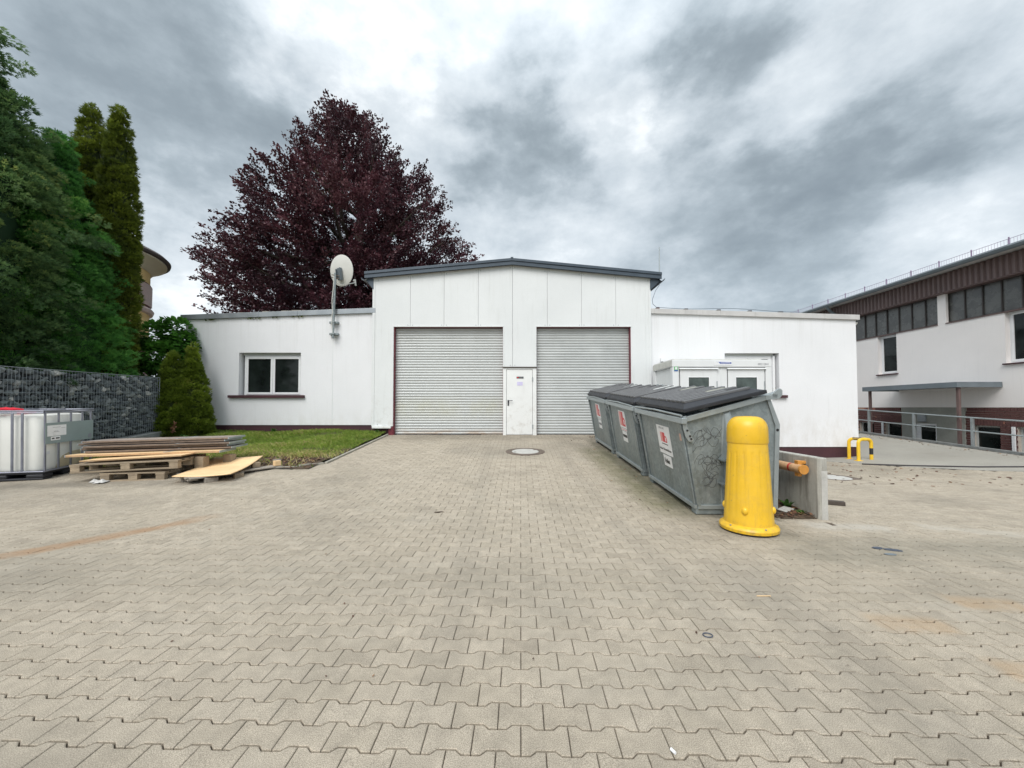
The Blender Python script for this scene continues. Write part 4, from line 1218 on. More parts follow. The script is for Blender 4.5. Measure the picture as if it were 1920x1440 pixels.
# ================================================================== THE SKIPS
ang = math.atan(.0784)
def make_skip(y0, yaw, label, labelkind, lidlift, xoff=0.0, patches=()):
    zg = float(gU(0, y0))
    x = 2.335 + xoff
    t = thing('waste_container', label, 'waste container', (x, y0, zg + .004), (math.atan(.0784) if y0 > 4.9 else .066, 0, yaw), 'galvanised waste containers parked in a row')
    Lb = 1.62
    m = 'galvanised'
    prof = [(-.02, .10), (-.215, 1.17), (.85, 1.47), (.985, 1.14), (.985, .10)]
    # shell as four walls and a floor so that the gap under the lid looks into darkness
    def inner(p, d=.012): return p
    for (a, b), nm in (((0, 1), 'front_wall'), ((3, 4), 'rear_wall'), ((2, 3), 'rear_slope')):
        p, q_ = Vector(prof[a]), Vector(prof[b])
        n_ = Vector((-(q_ - p).y, (q_ - p).x)).normalized() * .012
        if n_.x * (p.x - .4) > 0: n_ = -n_
        P = [tuple(p), tuple(q_), tuple(q_ + n_), tuple(p + n_)]
        part(nm, MB().prism(P, 'y', .012, Lb - .012), m, t, world=False, bevel=.002)
    part('side_wall', MB().prism(prof, 'y', 0, .012), m, t, world=False)
    part('side_wall', MB().prism(prof, 'y', Lb - .012, Lb), m, t, world=False)
    part('floor_plate', MB().box(-.015, .98, .012, Lb - .012, .10, .112), m, t, world=False)
    part('bottom_rail', MB().box(-.045, -.005, -.005, Lb + .005, .075, .125), 'galv_clean', t, world=False, bevel=.004)
    part('bottom_rail', MB().box(-.005, .99, -.02, .0, .075, .125), 'galv_clean', t, world=False, bevel=.004)
    for (xa, xb, ya, yb) in ((-.025, .30, .0, .13), (.62, .97, .0, .13), (-.025, .30, Lb - .13, Lb), (.62, .97, Lb - .13, Lb)):
        part('foot', MB().box(xa, xb, ya, yb, .0, .10), m, t, world=False, bevel=.012)
    part('foot_beam', MB().box(.30, .62, .02, .09, .0, .075), m, t, world=False, bevel=.004)
    # rim beams
    d = Vector((1.08, 0, .305)).normalized()
    def rim(x0_, z0_, x1_, z1_, ya, yb, h=.07, nm='rim'):
        part(nm, MB().prism([(x0_, z0_), (x1_, z1_), (x1_, z1_ + h), (x0_, z0_ + h)], 'y', ya, yb), 'galv_clean', t, world=False, bevel=.006)
    rim(-.235, 1.155, .93, 1.475, -.045, .03)
    rim(-.235, 1.155, .93, 1.475, Lb - .03, Lb + .045)
    part('rim', MB().box(-.265, -.20, -.10, Lb + .10, 1.150, 1.225), 'galv_clean', t, world=False, bevel=.008)
    part('rim', MB().box(.86, .93, -.05, Lb + .05, 1.46, 1.52), 'galv_clean', t, world=False, bevel=.006)
    for ya in (-.05, Lb + .03):
        part('hinge_plate', MB().prism([(.78, 1.44), (.95, 1.46), (.985, 1.50), (.985, 1.56), (.96, 1.585), (.92, 1.575), (.84, 1.50), (.78, 1.50)], 'y', ya, ya + .02), 'galv_clean', t, world=False, bevel=.003)
        part('lock_lever', MB().prism([(-.235, 1.24), (-.20, 1.25), (-.185, 1.12), (-.13, 1.0), (-.10, .96), (-.12, .93), (-.16, .93), (-.20, .99), (-.235, 1.10)], 'y', ya - .018, ya), 'galv_clean', t, world=False, bevel=.003)
        for (hx_, hz_) in ((-.215, 1.20), (-.185, 1.07), (-.15, 1.0), (-.135, .965)):
            part('bolt', MB().tube([(hx_, ya - .026, hz_), (hx_, ya - .017, hz_)], .013, 8), 'ink', t, world=False)
    # lifting pockets on both ends: tapered channel, ledges, box
    for sgn, yy in ((-1, 0), (1, Lb)):
        def Yb(a, b):
            return (yy - b, yy - a) if sgn < 0 else (yy + a, yy + b)
        ya, yb = Yb(.001, .075)
        vs = [(.28, yy, 1.28), (.37, yy, 1.31), (.52, yy, .70), (.28, yy, .70), (.30, yy + sgn * .022, 1.27), (.345, yy + sgn * .022, 1.28), (.50, yy + sgn * .1, .72), (.30, yy + sgn * .1, .72)]
        part('pocket_rib', MB().add(vs, [(0, 1, 2, 3), (4, 7, 6, 5), (0, 4, 5, 1), (1, 5, 6, 2), (2, 6, 7, 3), (3, 7, 4, 0)]), 'galv_clean' if sgn < 0 else m, t, world=False)
        ya, yb = Yb(.0, .12)
        part('pocket_ledge', MB().box(.24, .62, ya, yb, .695, .712), m, t, world=False)
        part('pocket_ledge', MB().box(.24, .62, ya, yb, .40, .415), m, t, world=False)
        ya, yb = Yb(.0, .085)
        part('pocket_box', MB().box(.31, .60, ya, yb, .416, .694), m, t, world=False, bevel=.004)
        vs = [(.28, yy, .10), (.44, yy, .10), (.40, yy, .40), (.28, yy, .40), (.30, yy + sgn * .02, .12), (.40, yy + sgn * .02, .12), (.38, yy + sgn * .06, .40), (.29, yy + sgn * .06, .40)]
        part('pocket_rib', MB().add(vs, [(0, 1, 2, 3), (4, 7, 6, 5), (0, 4, 5, 1), (1, 5, 6, 2), (2, 6, 7, 3), (3, 7, 4, 0)]), m, t, world=False)
        ya, yb = Yb(.0, .022)
        part('edge_strip', MB().prism([(.93, .12), (.985, .12), (.985, 1.14), (.86, 1.45), (.82, 1.44), (.93, 1.12)], 'y', ya, yb), 'galv_clean', t, world=False, bevel=.002)
        part('edge_strip', MB().prism([(-.02, .12), (.03, .12), (-.155, 1.15), (-.215, 1.15)], 'y', ya, yb), m, t, world=False, bevel=.002)
        part('bolt', MB().tube([(.955, ya - .003, 1.07), (.955, yb + .003, 1.07)], .018, 10), 'ink', t, world=False)
    # stiffening folds on the long front wall
    def onfront(z, off=.0):
        k = (z - .10) / (1.17 - .10)
        return -.02 - .195 * k - off
    for ya in (.0, Lb - .055):
        P = [(onfront(.125, .001), .125), (onfront(1.15, .001), 1.15), (onfront(1.15, .03), 1.15), (onfront(.125, .02), .125)]
        part('corner_fold', MB().prism(P, 'y', ya, ya + .055), m, t, world=False, bevel=.008)
    # lid: moulded plastic, its front edge resting a hand above the rim
    a0 = math.atan2(.255 - lidlift * .3, 1.0)
    lid = MB()
    LW, LL = 1.04, 1.80
    y_a = (Lb - LL) / 2
    lid.prism([(0, 0), (LW, 0), (LW, .045), (0, .045)], 'y', y_a, y_a + LL)
    lid.add([(0.0, y_a + .0, .046), (LW - .02, y_a, .046), (LW - .02, y_a + LL, .046), (0, y_a + LL, .046), (.06, y_a + .08, .10), (LW - .12, y_a + .08, .085), (LW - .12, y_a + LL - .08, .085), (.06, y_a + LL - .08, .10)],
            [(0, 1, 5, 4), (1, 2, 6, 5), (2, 3, 7, 6), (3, 0, 4, 7), (4, 5, 6, 7)])
    MT = Matrix.Translation((-.235, 0, 1.235 + lidlift)) @ Matrix.Rotation(-a0, 4, 'Y')
    lid.xf(MT)
    lo = part('lid', lid, 'black_plastic', t, world=False, bevel=.008)  # black deck under paler ribs puts the groove shade into the colour
    ribs = 12
    for k in range(ribs):
        yy = y_a + .13 + (LL - .26) * k / (ribs - 1)
        xe = LW - .14 if k % 2 == 0 else LW * (.55 + .22 * ((k * 7) % 3) / 2)
        rb = MB().prism([(yy - .050, .0), (yy + .050, .0), (yy + .046, .03), (yy - .046, .03)], 'x', .062, xe)
        rb.v = [(a, b, c + .10 - .0155 * (a - .06) / .86) for a, b, c in rb.v]
        rb.xf(MT)
        part('lid_rib', rb, 'lid_dusty', lo, world=False, bevel=.006)
    for (ya, yb, xa, xb, mm_) in patches:
        pb = MB().box(xa, xb, ya, yb, .098, .108)
        pb.v = [(a, b, c - .0155 * (a - .06) / .86 + .012) for a, b, c in pb.v]
        pb.xf(MT)
        part('pale_patch', pb, mm_, lo, world=False, bevel=.003)  # flat pale patches laid on the lid top
    # bar along the front edge of the lid
    part('handle_bar', MB().tube([(-.255, -.06, 1.225 + lidlift * .5), (-.262, Lb * .5, 1.245 + lidlift * .4), (-.255, Lb + .06, 1.225 + lidlift * .5)], .013, 8), 'galv_clean', t, world=False)
    # decals on the leaning front wall
    slope = math.atan2(.195, 1.07)
    FM = Matrix.Translation((onfront(.65, .0035), 0, .65)) @ Matrix.Rotation(-slope, 4, 'Y') @ Matrix(((0, 0, -1, 0), (-1, 0, 0, 0), (0, 1, 0, 0), (0, 0, 0, 1)))
    # FM: local x -> towards the camera (-Y), local y -> up the wall, local z -> outwards (-X)
    def dec(nm, u0, u1, v0, v1, m_, par, h=.0012, b=.0):
        q_ = MB().box(u0, u1, v0, v1, b, b + h)
        q_.xf(FM)
        return part(nm, q_, m_, par, world=False)
    def dtext(s_, size, m_, par, u, v, sx=1.0, bold=.0):
        return text_mesh(s_, size, m_, par, FM @ Matrix.Translation((u, v, .0035)), bold=bold, sx=sx)
    if labelkind == 0:
        U0, U1, V0, V1 = -.93, -.47, -.02, .40
        dl = dec('label_plate', U0, U1, V0, V1, 'decal', t)
        cu = -.72
        lg = MB()
        for k in range(5):
            q_ = MB().box(cu - .10 + k * .026, cu - .074 + k * .026, .16, .30, .0014, .0022)
            q_.xf(FM)
            part('logo_bar', q_, 'decal_pink' if k < 3 else 'decal_red', dl, world=False)
        q_ = MB().prism([(cu + .03, .16), (cu + .12, .16), (cu + .12, .22), (cu + .09, .255), (cu + .055, .255), (cu + .055, .30), (cu + .03, .30)], 'z', .0014, .0024).xf(FM)
        part('logo_letter', q_, 'decal_red', dl, world=False)
        q_ = MB().prism([(cu + .062, .178), (cu + .092, .178), (cu + .092, .222), (cu + .078, .232), (cu + .062, .232)], 'z', .0025, .0032).xf(FM)
        part('logo_counter', q_, 'decal', dl, world=False)
        dtext('07930 / 1656', .038, 'ink', dl, -.84, .35, .9)
        part('logo_underline', MB().box(cu - .08, cu + .13, .125, .137, .0014, .0022).xf(FM), 'ink', dl, world=False)
        dtext('Becker Umweltdienste', .052, 'ink', dl, -.915, .035, .85, .001)
        d2 = dec('label_plate', -.83, -.55, -.20, -.035, 'decal', t)
        dtext('Folien', .095, 'ink', d2, -.80, -.15, .78, .0035)
    else:
        u = -.98 if labelkind == 1 else -1.02
        dl = dec('label_plate', u, u + .42, .10, .44, 'decal', t)
        for k in range(6):
            q_ = MB().box(u + .03 + k * .036, u + .066 + k * .036, .14, .42, .0014, .0022).xf(FM)
            part('logo_bar', q_, 'decal_pink' if k < 4 else 'decal_red', dl, world=False)
        q_ = MB().prism([(u + .245, .14), (u + .37, .14), (u + .37, .27), (u + .33, .31), (u + .28, .31), (u + .28, .42), (u + .245, .42)], 'z', .0014, .0024).xf(FM)
        part('logo_letter', q_, 'decal_red', dl, world=False)
        q_ = MB().prism([(u + .28, .18), (u + .33, .18), (u + .33, .25), (u + .31, .27), (u + .28, .27)], 'z', .0025, .0032).xf(FM)
        part('logo_counter', q_, 'decal', dl, world=False)
        d2 = dec('label_plate', u + .04, u + .40, .045, .09, 'decal', t)
        part('label_line', MB().box(u + .05, u + .39, .062, .072, .0014, .0022).xf(FM), 'decal_red' if labelkind == 1 else 'ink_soft', d2, world=False)
        d3 = dec('label_plate', u + .08, u + .37, -.17, .035, 'decal', t)
        part('label_line', MB().box(u + .10, u + .36, -.085, -.03, .0014, .0022).xf(FM), 'ink' if labelkind == 1 else 'ink_soft', d3, world=False)
    if labelkind == 0:
        pk = dec('peeled_sticker', -.155, -.055, .27, .36, 'peeled', t)
        # scribbled graffiti on the near end wall
        rr = random.Random(5)
        for (cx_, cz_, w_, h_, nlo) in ((.12, 1.02, .17, .055, 6), (.10, .93, .13, .05, 3), (.14, .70, .15, .05, 6), (.16, .63, .12, .05, 4), (.15, .50, .07, .04, 4), (.14, .40, .06, .05, 3), (.44, .55, .05, .06, 2), (-.02, .86, .05, .12, 1)):
            pts_ = []
            x0_, z0_ = cx_ - w_, cz_
            nn_ = nlo * 9
            ph, ph2 = rr.uniform(0, 6), rr.uniform(0, 6)
            for k in range(nn_):
                a = k / nn_
                pts_.append((x0_ + 2 * w_ * a + .05 * math.sin(a * nlo * 6.28 + ph), -.0025, cz_ + h_ * math.sin(a * nlo * 5.1 + ph2) + h_ * .5 * math.sin(a * nlo * 11 + ph)))
            yy = -.002 if cx_ < .3 else -.088
            pts_ = [(a_, yy, c_) for a_, _, c_ in pts_]
            part('graffiti_scribble', ribbon(pts_, .0024, (0, -1, 0)), 'graffiti', t, world=False)
    return t
make_skip(4.86, R(0.0), 'nearest of the three galvanised skips, scribbled end wall beside the yellow bollard, Folien label', 0, .05,
          patches=[(1.15, 1.55, .62, .88, 'lid_patch'), (.45, .85, .60, .86, 'lid_patch')])
make_skip(6.78, R(0.6), 'middle galvanised skip of three, faded red logo label above a dark bar label', 1, .02, -.012,
          patches=[(.20, .62, .60, .92, 'lid_pale')])
make_skip(8.70, R(1.2), 'farthest galvanised skip of three, closest to the right roller door', 2, .01, -.035,
          patches=[(.12, .5, .62, .9, 'lid_pale')])

# ================================================================== YELLOW BOLLARD
bz_ = float(gU(0, 4.36))
t = thing('yellow_bollard', 'fat fluted yellow plastic bollard with a domed cap at the end of the skips', 'bollard', (2.65, 4.34, bz_), (0, 0, R(8)))
t.scale = (.80, .80, 1)
NB_ = 96
def body_r(z):
    return .305 - (.305 - .245) * (z - .09) / (.97 - .09)
rings = []
zs = [.085, .10, .14, .165, .17, .185, .22, .4, .6, .8, .85, .875, .885, .90, .93, .975]
vs, fs = [], []
for z in zs:
    for k in range(NB_):
        th = 2 * math.pi * k / NB_
        r_ = body_r(z)
        u = (k % 6) / 6.0
        groove = .007 if (.17 < z < .88 and u > .7) else 0
        vs.append(((r_ - groove) * math.cos(th), (r_ - groove) * math.sin(th), z))
for i in range(len(zs) - 1):
    for k in range(NB_):
        fs.append((i * NB_ + k, i * NB_ + (k + 1) % NB_, (i + 1) * NB_ + (k + 1) % NB_, (i + 1) * NB_ + k))
part('fluted_body', MB().add(vs, fs), 'yellow_plastic', t, smooth=True, world=False)
capp = [(.238, .955), (.252, .972), (.256, .982), (.254, 1.08), (.252, 1.12)]
for k in range(1, 9):
    a = k / 8 * math.pi / 2
    capp.append((.252 - .145 + .145 * math.cos(a), 1.12 + .145 * math.sin(a)))
capp += [(.05, 1.268), (.001, 1.269)]
part('domed_cap', MB().lathe(capp, 64), 'yellow_plastic', t, smooth=True, world=False)
part('base_flange', MB().lathe([(.335, .012), (.362, .02), (.366, .05), (.352, .072), (.335, .078), (.308, .088), (.29, .10)], 64, cap=False), 'yellow_plastic', t, smooth=True, world=False)
part('under_rim', MB().lathe([(.335, -.004), (.345, .011), (.30, .02)], 48, cap=False), 'rubber', t, world=False)
for k in range(4):
    a = R(-137 + 90 * k)
    rr_ = body_r(.25)
    c = (rr_ * math.cos(a), rr_ * math.sin(a), .25)
    m_ = MB()
    m_.lathe([(.04, -.004), (.038, .01), (.028, .022), (.012, .029), (.001, .03)], 16)
    m_.xf(Matrix.Translation(c) @ Matrix.Rotation(a, 4, 'Z') @ Matrix.Rotation(R(90 - 4), 4, 'Y'))
    part('round_stud', m_, 'yellow_plastic', t, smooth=True, world=False)
for k in range(5):
    a = R(-95 + 72 * k)
    c = (.345 * math.cos(a), .345 * math.sin(a), .076)
    part('bolt', MB().lathe([(.012, 0), (.012, .01), (.001, .012)], 8, c), 'galv_clean', t, world=False)

# ================================================================== LOW CONCRETE WALL, BARRIER POLE
t = thing('retaining_wall', 'low streaked concrete wall behind the yellow bollard with a whitewashed end', 'wall', (3.76, 4.67, 0))
wm_ = MB().prism([(3.715, 4.70), (3.735, 4.668), (3.81, 4.668), (3.83, 4.70), (3.83, 9.6), (3.715, 9.6)], 'z', -.35, .757)
part('wall_slab', wm_, 'concrete_wall', t, bevel=.012)
part('painted_end', MB().box(3.738, 3.812, 4.664, 4.670, -.04, .60), 'concrete_light', t, bevel=.002)
for (y_, z_) in ((5.6, .30), (6.9, .30)):
    part('anchor_hole', MB().tube([(3.712, y_, z_), (3.72, y_, z_)], .018, 10), 'ink', t)
t = thing('barrier_pole', 'orange and natural wooden barrier pole with black and red bands fixed along the concrete wall', 'pole', (3.60, 4.78, .595))
px_, pz_ = 3.615, .60
def seg(nm, ya, yb, r, m_):
    part(nm, MB().tube([(px_, ya, pz_), (px_, yb, pz_)], r, 20), m_, t, smooth=True)
seg('end_cap', 4.775, 4.80, .060, 'orange_paint')
seg('pole_section', 4.80, 4.97, .055, 'worn_wood_pole')
seg('red_band', 4.97, 5.00, .0555, 'red_paint')
seg('pole_section', 5.00, 5.24, .055, 'worn_wood_pole')
seg('black_band', 5.24, 5.42, .0555, 'black_paint')
seg('pole_section', 5.42, 5.50, .055, 'worn_wood_pole')
seg('black_band', 5.50, 5.56, .0555, 'black_paint')
seg('pole_section', 5.56, 7.6, .055, 'worn_wood_pole')
part('clamp', MB().box(3.605, 3.655, 4.86, 4.93, .50, .70).box(3.655, 3.716, 4.87, 4.92, .655, .695), 'orange_paint', t, bevel=.008)
part('clamp_end', MB().box(3.831, 3.865, 4.85, 4.93, .55, .66), 'orange_paint', t, bevel=.008)
# plank and cover plate
a = gnd(1546, 938); b = gnd(1584, 948)
t = part('timber_offcut', MB().box(-.9, .0, -.045, .045, 0, .055), 'dark_wood', bevel=.006, world=False)
t.location = (b.x, b.y, float(gL(b.x, b.y)) + .002)
t.rotation_euler = (0, 0, R(-28))
tag(t, 'dark weathered timber offcut lying on the paving right of the concrete wall', 'plank')
t = part('tile_shard', MB().box(-.09, .09, -.06, .06, 0, .012), 'concrete_light', bevel=.003, world=False)
t.location = (3.52, 4.98, .055)
t.rotation_euler = (.1, -.1, .5)
tag(t, 'flat pale tile shard on the soil at the foot of the concrete wall', 'tile')
def weed(x, y, z, n, L, label, w=.35):
    th = RNG.uniform(0, 6.28, n)
    d = np.stack([np.cos(th) * .6, np.sin(th) * .6, RNG.uniform(.4, 1.3, n)], 1)
    tv = [(0, -.03, 0), (0, .03, 0), (.35, -w / 2, .03), (.35, w / 2, .03), (.75, -w / 2.6, -.03), (.75, w / 2.6, -.03), (1, 0, -.14)]
    me = scatter(tv, [(0, 1, 3, 2), (2, 3, 5, 4), (4, 5, 6)], np.stack([x + RNG.normal(0, .015, n), y + RNG.normal(0, .015, n), np.full(n, z)], 1) - np.array([x, y, z]), frames(d), RNG.uniform(.6, 1.1, n) * L, 'weed_plant', 'weed', RNG.uniform(.2, .9, n))
    o = link('weed_plant', me, None, None, 0, (x, y, z))
    return tag(o, label, 'weed')
weed(3.62, 5.08, .055, 9, .17, 'broad leaved green weed growing from the soil against the concrete wall')
weed(3.62, 4.86, .035, 14, .075, 'small pale weed near the whitewashed end of the concrete wall')
weed(-4.0, 11.4, float(lawn_h(-6, 11.4)), 8, .12, 'small leafy weed in the grass against the burgundy plinth near the drive')
weed(fx(519, 810), 11.45, float(lawn_h(-6, 11.4)), 16, .16, 'leafy weed in the grass under the left window')
# bits lying on the paving
def shard(px, py, sx_1, sy_1, rot, label, m_='glass_cabin'):
    p = gnd(px, py)
    rr = random.Random(px)
    pts_ = [(sx_1 * math.cos(a) * rr.uniform(.75, 1), sy_1 * math.sin(a) * rr.uniform(.75, 1)) for a in [k * 6.28 / 7 for k in range(7)]]
    o = part('plastic_shard', MB().prism(pts_, 'z', 0, .004), m_, world=False)
    o.location = (p.x, p.y, float(G(p.x, p.y)) + .002)
    o.rotation_euler = (.02, .02, rot)
    return tag(o, label, 'litter')
mat('slate_blue', (.055, .07, .10), 0.4, 0, .2, 9)
shard(1645, 1028, .06, .035, .2, 'dark blue shard on the paving, the left one of the three right of the bollard', 'slate_blue')
shard(1676, 1032, .09, .035, -.3, 'long dark blue shard on the paving, the upper right one of three', 'slate_blue')
shard(1670, 1040, .06, .03, 0, 'paler blue shard on the paving, the lower one of three', 'canopy_grey')
p = gnd(1327, 1192)
o = part('plastic_ring', MB().tube([(p.x + .022 * math.cos(a) * 1.25, p.y + .022 * math.sin(a), .004) for a in [k * 6.2832 / 14 for k in range(15)]], .0035, 6), 'slate_blue', smooth=True)
tag(o, 'small flattened grey plastic ring on the paving in the right foreground', 'litter')
p = gnd(1263, 1412)
o = part('chewed_filter', MB().tube([(p.x - .006, p.y + .012, .006), (p.x + .004, p.y - .008, .006)], .006, 8), 'decal', smooth=True)
tag(o, 'tiny white and black stub on the paving in the nearest foreground', 'litter')
p = gnd(1432, 1118)
o = part('wood_splinter', MB().box(p.x - .05, p.x + .05, p.y - .003, p.y + .003, .001, .005), 'plywood')
tag(o, 'short pale wood splinter on the paving in front of the yellow bollard', 'litter')
p = gnd(822, 961)
o = part('red_leaf', MB().prism([(p.x - .05, p.y - .01), (p.x, p.y - .02), (p.x + .05, p.y + .02), (p.x, p.y + .015)], 'z', float(G(0, p.y)) + .003, float(G(0, p.y)) + .010), 'leaf_litter')
tag(o, 'single dark reddish leaf on the open paving in the middle of the drive', 'leaf')

# ================================================================== YELLOW GUARD HOOP
q1 = at(1610, 862, 10.95)
gz_ = float(gL(q1.x, 10.95))
t = thing('guard_hoop', 'yellow steel guard hoop with a black band at the right corner of the white wing', 'guard rail', (q1.x, 10.95, gz_))
H_ = .60
def hoop(ax_, ay_, bx_, by_, r=.04):
    pts_ = [(ax_, ay_, 0)]
    k_ = .11
    for a in range(0, 91, 15):
        ca_, sa_ = math.cos(R(a)), math.sin(R(a))
        f_ = k_ * (1 - ca_)
        L_ = math.hypot(bx_ - ax_, by_ - ay_)
        pts_.append((ax_ + (bx_ - ax_) / L_ * f_, ay_ + (by_ - ay_) / L_ * f_, H_ - k_ + k_ * sa_))
    for a in range(90, -1, -15):
        ca_, sa_ = math.cos(R(a)), math.sin(R(a))
        f_ = k_ * (1 - ca_)
        L_ = math.hypot(bx_ - ax_, by_ - ay_)
        pts_.append((bx_ - (bx_ - ax_) / L_ * f_, by_ - (by_ - ay_) / L_ * f_, H_ - k_ + k_ * sa_))
    pts_.append((bx_, by_, 0))
    return pts_
part('hoop_tube', MB().tube(hoop(0, 0, .44, .08), .042, 14), 'yellow_steel', t, smooth=True, world=False)
part('hoop_tube', MB().tube(hoop(.10, .42, .44, .082), .042, 14), 'yellow_steel', t, smooth=True, world=False)
part('black_band', MB().tube([(.44, .08, .17), (.44, .08, .35)], .0432, 14), 'black_paint', t, smooth=True, world=False)
part('black_band', MB().tube([(.16, .362, H_), (.30, .222, H_)], .0432, 14), 'black_paint', t, smooth=True, world=False)
for (a, b) in ((0, 0), (.44, .08), (.10, .42)):
    part('foot_plate', MB().box(a - .08, a + .08, b - .07, b + .07, 0, .012), 'yellow_steel', t, world=False, bevel=.003)

# ================================================================== LIQUID TANK (IBC) ON ITS PALLET
p = gnd(81, 900)
iz = float(gU(0, p.y))
t = thing('liquid_tank', 'cream plastic liquid tank in a steel cage on a black pallet at the left edge', 'tank', (p.x, p.y, iz), (.03, 0, R(14.5)))
# local: origin = near right corner; x runs left (-1.2..0), y back (0..1.0)
part('pallet', MB().box(-1.2, 0, 0, 1.0, .10, .135), 'black_plastic', t, world=False, bevel=.01)
for xa in (-1.2, -.72, -.24):
    for ya in (0, .4, .8):
        wx_ = .24
        part('pallet_block', MB().box(xa + .001, xa + wx_ - .001, ya + .001, ya + .199, .035, .10), 'black_plastic', t, world=False, bevel=.02)
for ya in (0, .4, .8):
    part('pallet_runner', MB().box(-1.19, -.01, ya + .01, ya + .19, 0, .035), 'black_plastic', t, world=False, bevel=.01)
me_ = MB()
# rounded tank body
rc, xa, xb, ya, yb = .13, -1.165, -.035, .035, .965
def rrect(d):
    pts_ = []
    for (cx_, cy_, a0_) in ((xb - rc, ya + rc, -90), (xb - rc, yb - rc, 0), (xa + rc, yb - rc, 90), (xa + rc, ya + rc, 180)):
        for k in range(6):
            a = R(a0_ + k * 18)
            pts_.append((cx_ + (rc - d) * math.cos(a), cy_ + (rc - d) * math.sin(a)))
    return pts_
zz = [(.14, .05), (.155, .012), (.20, 0), (1.04, 0), (1.085, .02), (1.10, .07)]
vs = []
for z, d in zz:
    vs += [(x, y, z) for x, y in rrect(d)]
nn = len(rrect(0))
fs = [(i * nn + k, i * nn + (k + 1) % nn, (i + 1) * nn + (k + 1) % nn, (i + 1) * nn + k) for i in range(len(zz) - 1) for k in range(nn)]
fs.append(tuple(reversed(range(nn))))
fs.append(tuple((len(zz) - 1) * nn + k for k in range(nn)))
part('tank_body', MB().add(vs, fs), 'ibc_plastic', t, smooth=True, world=False)
part('filler_cap', MB().lathe([(.11, 0), (.11, .04), (.09, .05), (.001, .05)], 24, (-.6, .5, 1.10)), 'red_cloth', t, smooth=True, world=False)
# sediment showing through at the lower right
part('sediment_stain', MB().prism([(.28, .16), (.80, .16), (.80, .42), (.60, .41), (.42, .36), (.32, .27)], 'x', -.0345, -.032), 'ibc_liquid', t, world=False)
def bar(a, b, r=.011, nm='cage_tube', m_='ibc_cage'):
    part(nm, MB().tube([a, b], r, 8), m_, t, smooth=True, world=False)
for y_ in (.012, .27, .52, .77, .965):
    part('cage_post', MB().box(.002, .022, y_ - .016, y_ + .016, .14, 1.13), 'ibc_cage', t, world=False, bevel=.006)
for x_ in (-.27, -.40, -.66, -.80, -1.05):
    part('cage_post', MB().box(x_ - .016, x_ + .016, -.022, -.002, .14, 1.13), 'ibc_cage', t, world=False, bevel=.006)
for z in (1.135, 1.165):
    bar((0.012, 0, z), (0.012, 1.03, z), .013)
    bar((-1.2, -.01, z), (0.012, -.01, z), .013)
    bar((-1.2, 1.0, z), (0.012, 1.0, z), .013)
bar((-1.2, -.01, .145), (0.012, -.01, .145), .014)
bar((.012, -.01, .145), (.012, 1.0, .145), .014)
for x_ in (-.4, -.8):
    bar((x_, -.01, 1.165), (x_, 1.0, 1.165), .012)
part('sheet_plate', MB().box(.024, .028, .0, 1.0, .60, .96), 'ibc_plate', t, world=False)
part('data_label', MB().box(.0285, .0295, .03, .40, .73, .915), 'decal', t, world=False)
part('label_writing', MB().box(.030, .0305, .13, .28, .875, .88).box(.030, .0305, .30, .38, .86, .865).box(.030, .0305, .15, .24, .81, .815).box(.030, .0305, .15, .26, .795, .80), 'ink_soft', t, world=False, kind='stuff')
lb = part('number_label', MB().box(.0285, .0295, .10, .28, .655, .72), 'decal', t, world=False)
part('number_writing', MB().box(.030, .0305, .115, .165, .675, .70).box(.030, .0305, .19, .265, .675, .70), 'ink', lb, world=False, kind='stuff')
part('round_emblem', MB().tube([(.028, .92, .665), (.0305, .92, .665)], .042, 20), 'ibc_cage', t, world=False)
part('small_tag', MB().box(.0285 - .06, .0295 - .06, .10, .16, .42, .47), 'decal', t, world=False)
rc_ = MB()
for k in range(16):
    a = random.uniform(0, 6.28)
    x_, y_ = -.72 + random.uniform(-.25, .28), .12 + random.uniform(-.10, .10)
    rc_.tube([(x_ - .09, y_ - .05, 1.185), (x_, y_, 1.19 + random.uniform(.0, .015)), (x_ + .1, y_ + .05, 1.185)], [.012, .024, .010], 7)
cl = part('red_cloth', rc_, 'red_cloth', None, smooth=True, world=False)
cl.location = t.location; cl.rotation_euler = t.rotation_euler
tag(cl, 'crumpled red cloth lying on top of the cream liquid tank', 'cloth')

# ================================================================== PALLETS AND BOARDS
def build_pallet(name, label, loc, rz, L=1.2, W_=.8, tilt=(0, 0), flip=False, m_='pallet_wood', nb=5):
    t = thing(name, label, 'pallet', loc, (tilt[0], tilt[1], rz), 'wooden pallets under the boards')
    bw = .10
    zb, zc_, zt_ = (0, .022, .10) if not flip else (.1, .022, 0)
    for k in range(3):
        y_ = (0, W_ / 2 - bw / 2, W_ - bw)[k]
        part('bottom_board', MB().box(0, L, y_, y_ + bw, 0 if not flip else .122, .022 if not flip else .144), m_, t, world=False, bevel=.003)
        for x_ in (0, L / 2 - .07, L - .14):
            part('pallet_block', MB().box(x_ + .004, x_ + .136, y_ + .004, y_ + bw - .004, .0225 if not flip else .0445, .0995 if not flip else .1215), m_, t, world=False, bevel=.004)
    for x_ in (0, L / 2 - .07, L - .14):
        part('cross_board', MB().box(x_, x_ + .14, 0, W_, .10 if not flip else .0225, .122 if not flip else .044), m_, t, world=False, bevel=.003)
    for k in range(nb):
        y_ = (W_ - bw) * k / (nb - 1)
        part('deck_board', MB().box(-.005, L + .005, y_, y_ + bw, .1225 if not flip else .0, .144 if not flip else .022), m_, t, world=False, bevel=.003)
    return t
